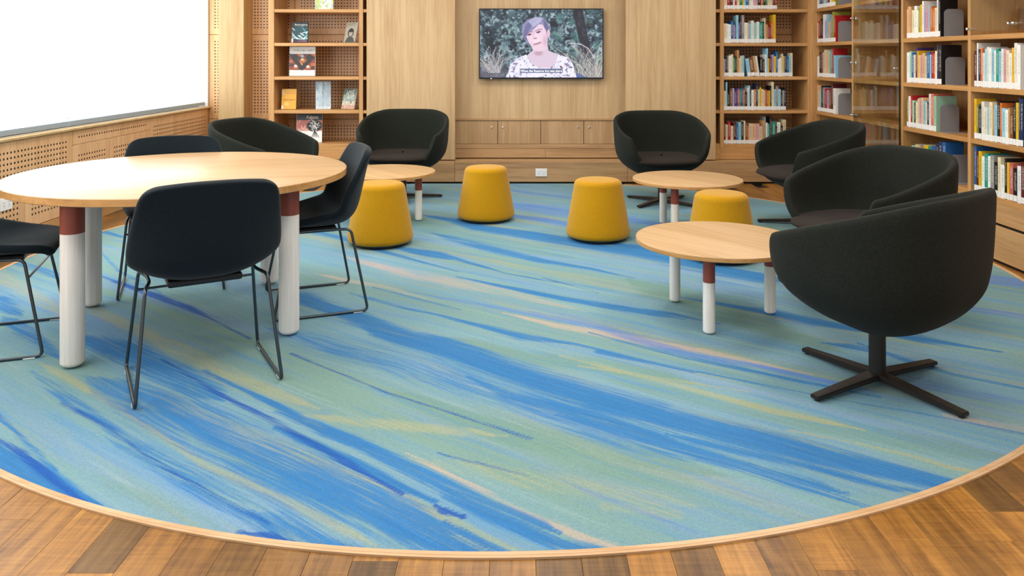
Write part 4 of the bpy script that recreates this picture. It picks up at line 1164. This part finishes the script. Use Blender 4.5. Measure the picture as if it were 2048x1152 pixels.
def rug_mesh():
    cx, cy = RUG_C; R = RUG_R; st = .0125
    n = int(2 * R / st) + 3
    xs = cx - R - st + np.arange(n) * st; ys = cy - R - st + np.arange(n) * st
    X, Y = np.meshgrid(xs, ys)
    rr = np.hypot(X - cx, Y - cy)
    k = np.where(rr > R, R / np.maximum(rr, 1e-6), 1.0)
    Xc, Yc = cx + (X - cx) * k, cy + (Y - cy) * k
    Yc = np.minimum(Yc, PL_Y - .002)
    ins = (rr <= R) & (Y < PL_Y)
    q = ins[:-1, :-1] | ins[1:, :-1] | ins[:-1, 1:] | ins[1:, 1:]
    idx = np.arange(n * n).reshape(n, n)
    F = np.stack([idx[:-1, :-1], idx[:-1, 1:], idx[1:, 1:], idx[1:, :-1]], -1)[q]
    used = np.unique(F); remap = -np.ones(n * n, int); remap[used] = np.arange(len(used)); F = remap[F]
    P = np.stack([Xc.ravel()[used], Yc.ravel()[used], np.zeros(len(used))], 1)
    me = bpy.data.meshes.new('rug')
    me.vertices.add(len(P)); me.vertices.foreach_set('co', (P - [cx, cy, 0]).ravel())
    me.loops.add(F.size); me.loops.foreach_set('vertex_index', F.ravel().astype(np.int32))
    me.polygons.add(len(F)); me.polygons.foreach_set('loop_start', np.arange(0, F.size, 4, dtype=np.int32))
    me.update(calc_edges=True)
    ch = {c: np.zeros(len(P)) for c in 'BDIYPG'}
    for c, stg, pts in RUG_STROKES:
        A = np.array(pts).reshape(-1, 3)
        if len(A) > 2 or A[:, 2].max() < .02:      # brush strokes run out at both ends
            for e, n_ in ((0, 1), (-1, -2)):
                out = A[e] + (A[e] - A[n_]) * .55; out[2] = .002; A = np.vstack([out, A]) if e == 0 else np.vstack([A, out])
        acc = np.zeros(len(P))
        for a, b in zip(A, A[1:]):
            d = b[:2] - a[:2]; L2 = d @ d
            m = max(a[2], b[2]) * 1.8 + .06
            lo, hi = np.minimum(a[:2], b[:2]) - m, np.maximum(a[:2], b[:2]) + m
            s = np.where((P[:, 0] > lo[0]) & (P[:, 0] < hi[0]) & (P[:, 1] > lo[1]) & (P[:, 1] < hi[1]))[0]
            if not len(s): continue
            t = np.clip(((P[s, :2] - a[:2]) @ d) / L2, 0, 1)
            w = np.maximum((a[2] + (b[2] - a[2]) * t) * (1.15 if c in 'BI' else 1.0), .0105)
            dist = np.hypot(P[s, 0] - a[0] - t * d[0], P[s, 1] - a[1] - t * d[1])
            acc[s] = np.maximum(acc[s], np.clip(1.42 - 1.0 * dist / w, 0, 1))
        # fade the stroke in and out at its two ends
        ch[c] = np.maximum(ch[c], acc * stg)
    for nm, tri in (('paint_a', 'BDI'), ('paint_b', 'YPG')):
        at = me.color_attributes.new(nm, 'FLOAT_COLOR', 'POINT')
        at.data.foreach_set('color', np.stack([ch[tri[0]], ch[tri[1]], ch[tri[2]], np.ones(len(P))], 1).ravel().astype(np.float32))
    return me

m, nt, b = new_mat('printed_rug'); M['rug'] = m
tc = N(nt, 'ShaderNodeTexCoord')
al = math.radians(36)
# streak space: x runs along the brush strokes, y across them
wv = N(nt, 'ShaderNodeVectorMath', operation='ADD')
nw = N(nt, 'ShaderNodeTexNoise'); nt.links.new(tc.outputs['Object'], nw.inputs['Vector']); nw.inputs['Scale'].default_value = .8; nw.inputs['Detail'].default_value = 2
sb = N(nt, 'ShaderNodeVectorMath', operation='SUBTRACT'); nt.links.new(nw.outputs['Color'], sb.inputs[0]); sb.inputs[1].default_value = (.5, .5, .5)
scn = N(nt, 'ShaderNodeVectorMath', operation='SCALE'); nt.links.new(sb.outputs[0], scn.inputs[0]); scn.inputs['Scale'].default_value = .12
nt.links.new(tc.outputs['Object'], wv.inputs[0]); nt.links.new(scn.outputs[0], wv.inputs[1])
rot = N(nt, 'ShaderNodeVectorRotate', rotation_type='Z_AXIS'); nt.links.new(wv.outputs[0], rot.inputs['Vector']); rot.inputs['Angle'].default_value = al
s_big = noise(nt, mapping(nt, rot.outputs[0], (.28, 3.2, 1)), 1, 4, .6)
s_mid = noise(nt, mapping(nt, rot.outputs[0], (.9, 16, 1), loc=(3, 1, 0)), 1, 5, .65)
s_fine = noise(nt, mapping(nt, rot.outputs[0], (3.0, 75, 1), loc=(7, 5, 0)), 1, 4, .65)
s_grn = noise(nt, mapping(nt, rot.outputs[0], (.22, 2.1, 1), loc=(11, 2, 0)), 1, 3, .6)
s_lil = noise(nt, mapping(nt, rot.outputs[0], (.35, 5.5, 1), loc=(23, 8, 0)), 1, 4, .65)
s_yel = noise(nt, mapping(nt, rot.outputs[0], (.3, 4.3, 1), loc=(41, 3, 0)), 1, 4, .65)
pile = noise(nt, mapping(nt, tc.outputs['Object'], (1, 1, 1)), 260, 2, .8)
pile2 = noise(nt, mapping(nt, tc.outputs['Object'], (1, 1, 1)), 60, 3, .7)
pa = N(nt, 'ShaderNodeAttribute', attribute_name='paint_a'); pb = N(nt, 'ShaderNodeAttribute', attribute_name='paint_b')
sa = N(nt, 'ShaderNodeSeparateColor'); nt.links.new(pa.outputs['Color'], sa.inputs[0])
sbb = N(nt, 'ShaderNodeSeparateColor'); nt.links.new(pb.outputs['Color'], sbb.inputs[0])
B_, D_, I_ = sa.outputs; Y_, P_, G_ = sbb.outputs
def streaky(v, amp=1.0, lo=.22, hi=.95):
    """break a painted mask up with dry-brush streaks"""
    j = math_n(nt, 'ADD', math_n(nt, 'MULTIPLY_ADD', s_mid, 1.5 * amp, -.75 * amp), math_n(nt, 'MULTIPLY_ADD', s_fine, 2.2 * amp, -1.1 * amp))
    k = math_n(nt, 'ADD', v, math_n(nt, 'MULTIPLY', j, math_n(nt, 'MINIMUM', math_n(nt, 'MULTIPLY', v, 3.0), 1.0)))
    mr = N(nt, 'ShaderNodeMapRange', interpolation_type='SMOOTHSTEP'); nt.links.new(k, mr.inputs['Value'])
    mr.inputs['From Min'].default_value = lo; mr.inputs['From Max'].default_value = hi
    return mr.outputs[0]
c = mix(nt, ramp(nt, s_big, [(.36, (0, 0, 0)), (.62, (1, 1, 1))]), '#6f9fb8', '#7fa8b0')
c = mix(nt, math_n(nt, 'MULTIPLY', ramp(nt, s_grn, [(.42, (0, 0, 0)), (.64, (1, 1, 1))]), .75), c, '#7f9f8e')
c = mix(nt, math_n(nt, 'MULTIPLY', ramp(nt, s_lil, [(.50, (0, 0, 0)), (.68, (1, 1, 1))]), .7), c, '#7a9cc8')
c = mix(nt, math_n(nt, 'MULTIPLY', ramp(nt, s_yel, [(.54, (0, 0, 0)), (.70, (1, 1, 1))]), .7), c, '#9fa482')
c = mix(nt, math_n(nt, 'MULTIPLY', streaky(G_, .6, .2, .9), .75), c, '#74998c')
c = mix(nt, math_n(nt, 'MULTIPLY', ramp(nt, s_mid, [(.52, (0, 0, 0)), (.70, (1, 1, 1))]), .68), c, '#4c8fcb')
c = mix(nt, math_n(nt, 'MULTIPLY', ramp(nt, s_fine, [(.56, (0, 0, 0)), (.74, (1, 1, 1))]), .30), c, '#4f93c8')
c = mix(nt, math_n(nt, 'MULTIPLY', ramp(nt, s_mid, [(.28, (1, 1, 1)), (.42, (0, 0, 0))]), .35), c, '#a9c0bd')
c = mix(nt, math_n(nt, 'MULTIPLY', streaky(Y_, .8, .25, .95), .7), c, '#a9ab80')
c = mix(nt, math_n(nt, 'MULTIPLY', streaky(P_, .8, .25, .85), .75), c, '#bfae9f')
c = mix(nt, math_n(nt, 'MULTIPLY', streaky(I_, .9), .75), c, '#4f7ed0')
c = mix(nt, math_n(nt, 'MULTIPLY', streaky(B_, .85, .12, .95), .94), c, mix(nt, ramp(nt, s_fine, [(.3, (0, 0, 0)), (.7, (1, 1, 1))]), '#0868ac', '#2b80c2'))
c = mix(nt, math_n(nt, 'MULTIPLY', streaky(D_, .8), .92), c, '#0b55ac')
hsv = N(nt, 'ShaderNodeHueSaturation'); nt.links.new(c, hsv.inputs['Color'])
nt.links.new(math_n(nt, 'ADD', math_n(nt, 'MULTIPLY_ADD', pile, 1.1, .18), math_n(nt, 'MULTIPLY_ADD', pile2, .3, 0)), hsv.inputs['Value'])
hsv.inputs['Saturation'].default_value = .95
nt.links.new(hsv.outputs[0], b.inputs['Base Color'])
b.inputs['Roughness'].default_value = .95; b.inputs['Specular IOR Level'].default_value = .1
bump(nt, b, pile, .35, .004)
rug = link('rug', rug_mesh(), M['rug'], None, (RUG_C[0], RUG_C[1], 0))
props(rug, 'large round inlaid rug printed with blue, green and yellow brush streaks', 'rug')

# bent timber edging, in segments of two laminations, clipped by the back plinth
def ring_arc(r0, r1, z0, z1, a0, a1, n):
    V = []
    for k in range(n + 1):
        a = a0 + (a1 - a0) * k / n
        for r, z in ((r0, z0), (r1, z0), (r1, z1), (r0, z1)): V.append((r * math.cos(a), r * math.sin(a), z))
    F = [(0, 1, 2, 3), tuple(n * 4 + q for q in (3, 2, 1, 0))]
    for k in range(n):
        for q in range(4):
            F.append((k * 4 + q, k * 4 + 4 + q, k * 4 + 4 + (q + 1) % 4, k * 4 + (q + 1) % 4))
    me = bpy.data.meshes.new('ring'); me.from_pydata(V, [], F)
    bm = bmesh.new(); bm.from_mesh(me); bmesh.ops.recalc_face_normals(bm, faces=bm.faces); bm.to_mesh(me); bm.free()
    return me
edge = thing('rug_edging', 'thin bent timber edging around the round rug', 'edging', (RUG_C[0], RUG_C[1], 0))
cut = math.asin((PL_Y - .01 - RUG_C[1]) / (RUG_R + .026))
a0, a1 = math.pi - cut, 2 * math.pi + cut
link('strip', smooth(ring_arc(RUG_R, RUG_R + .016, -.008, .0025, a0, a1, 300), 40), M['ring'], edge)
link('strip', smooth(ring_arc(RUG_R + .0163, RUG_R + .027, -.008, .0020, a0, a1, 300), 40), M['ring'], edge)
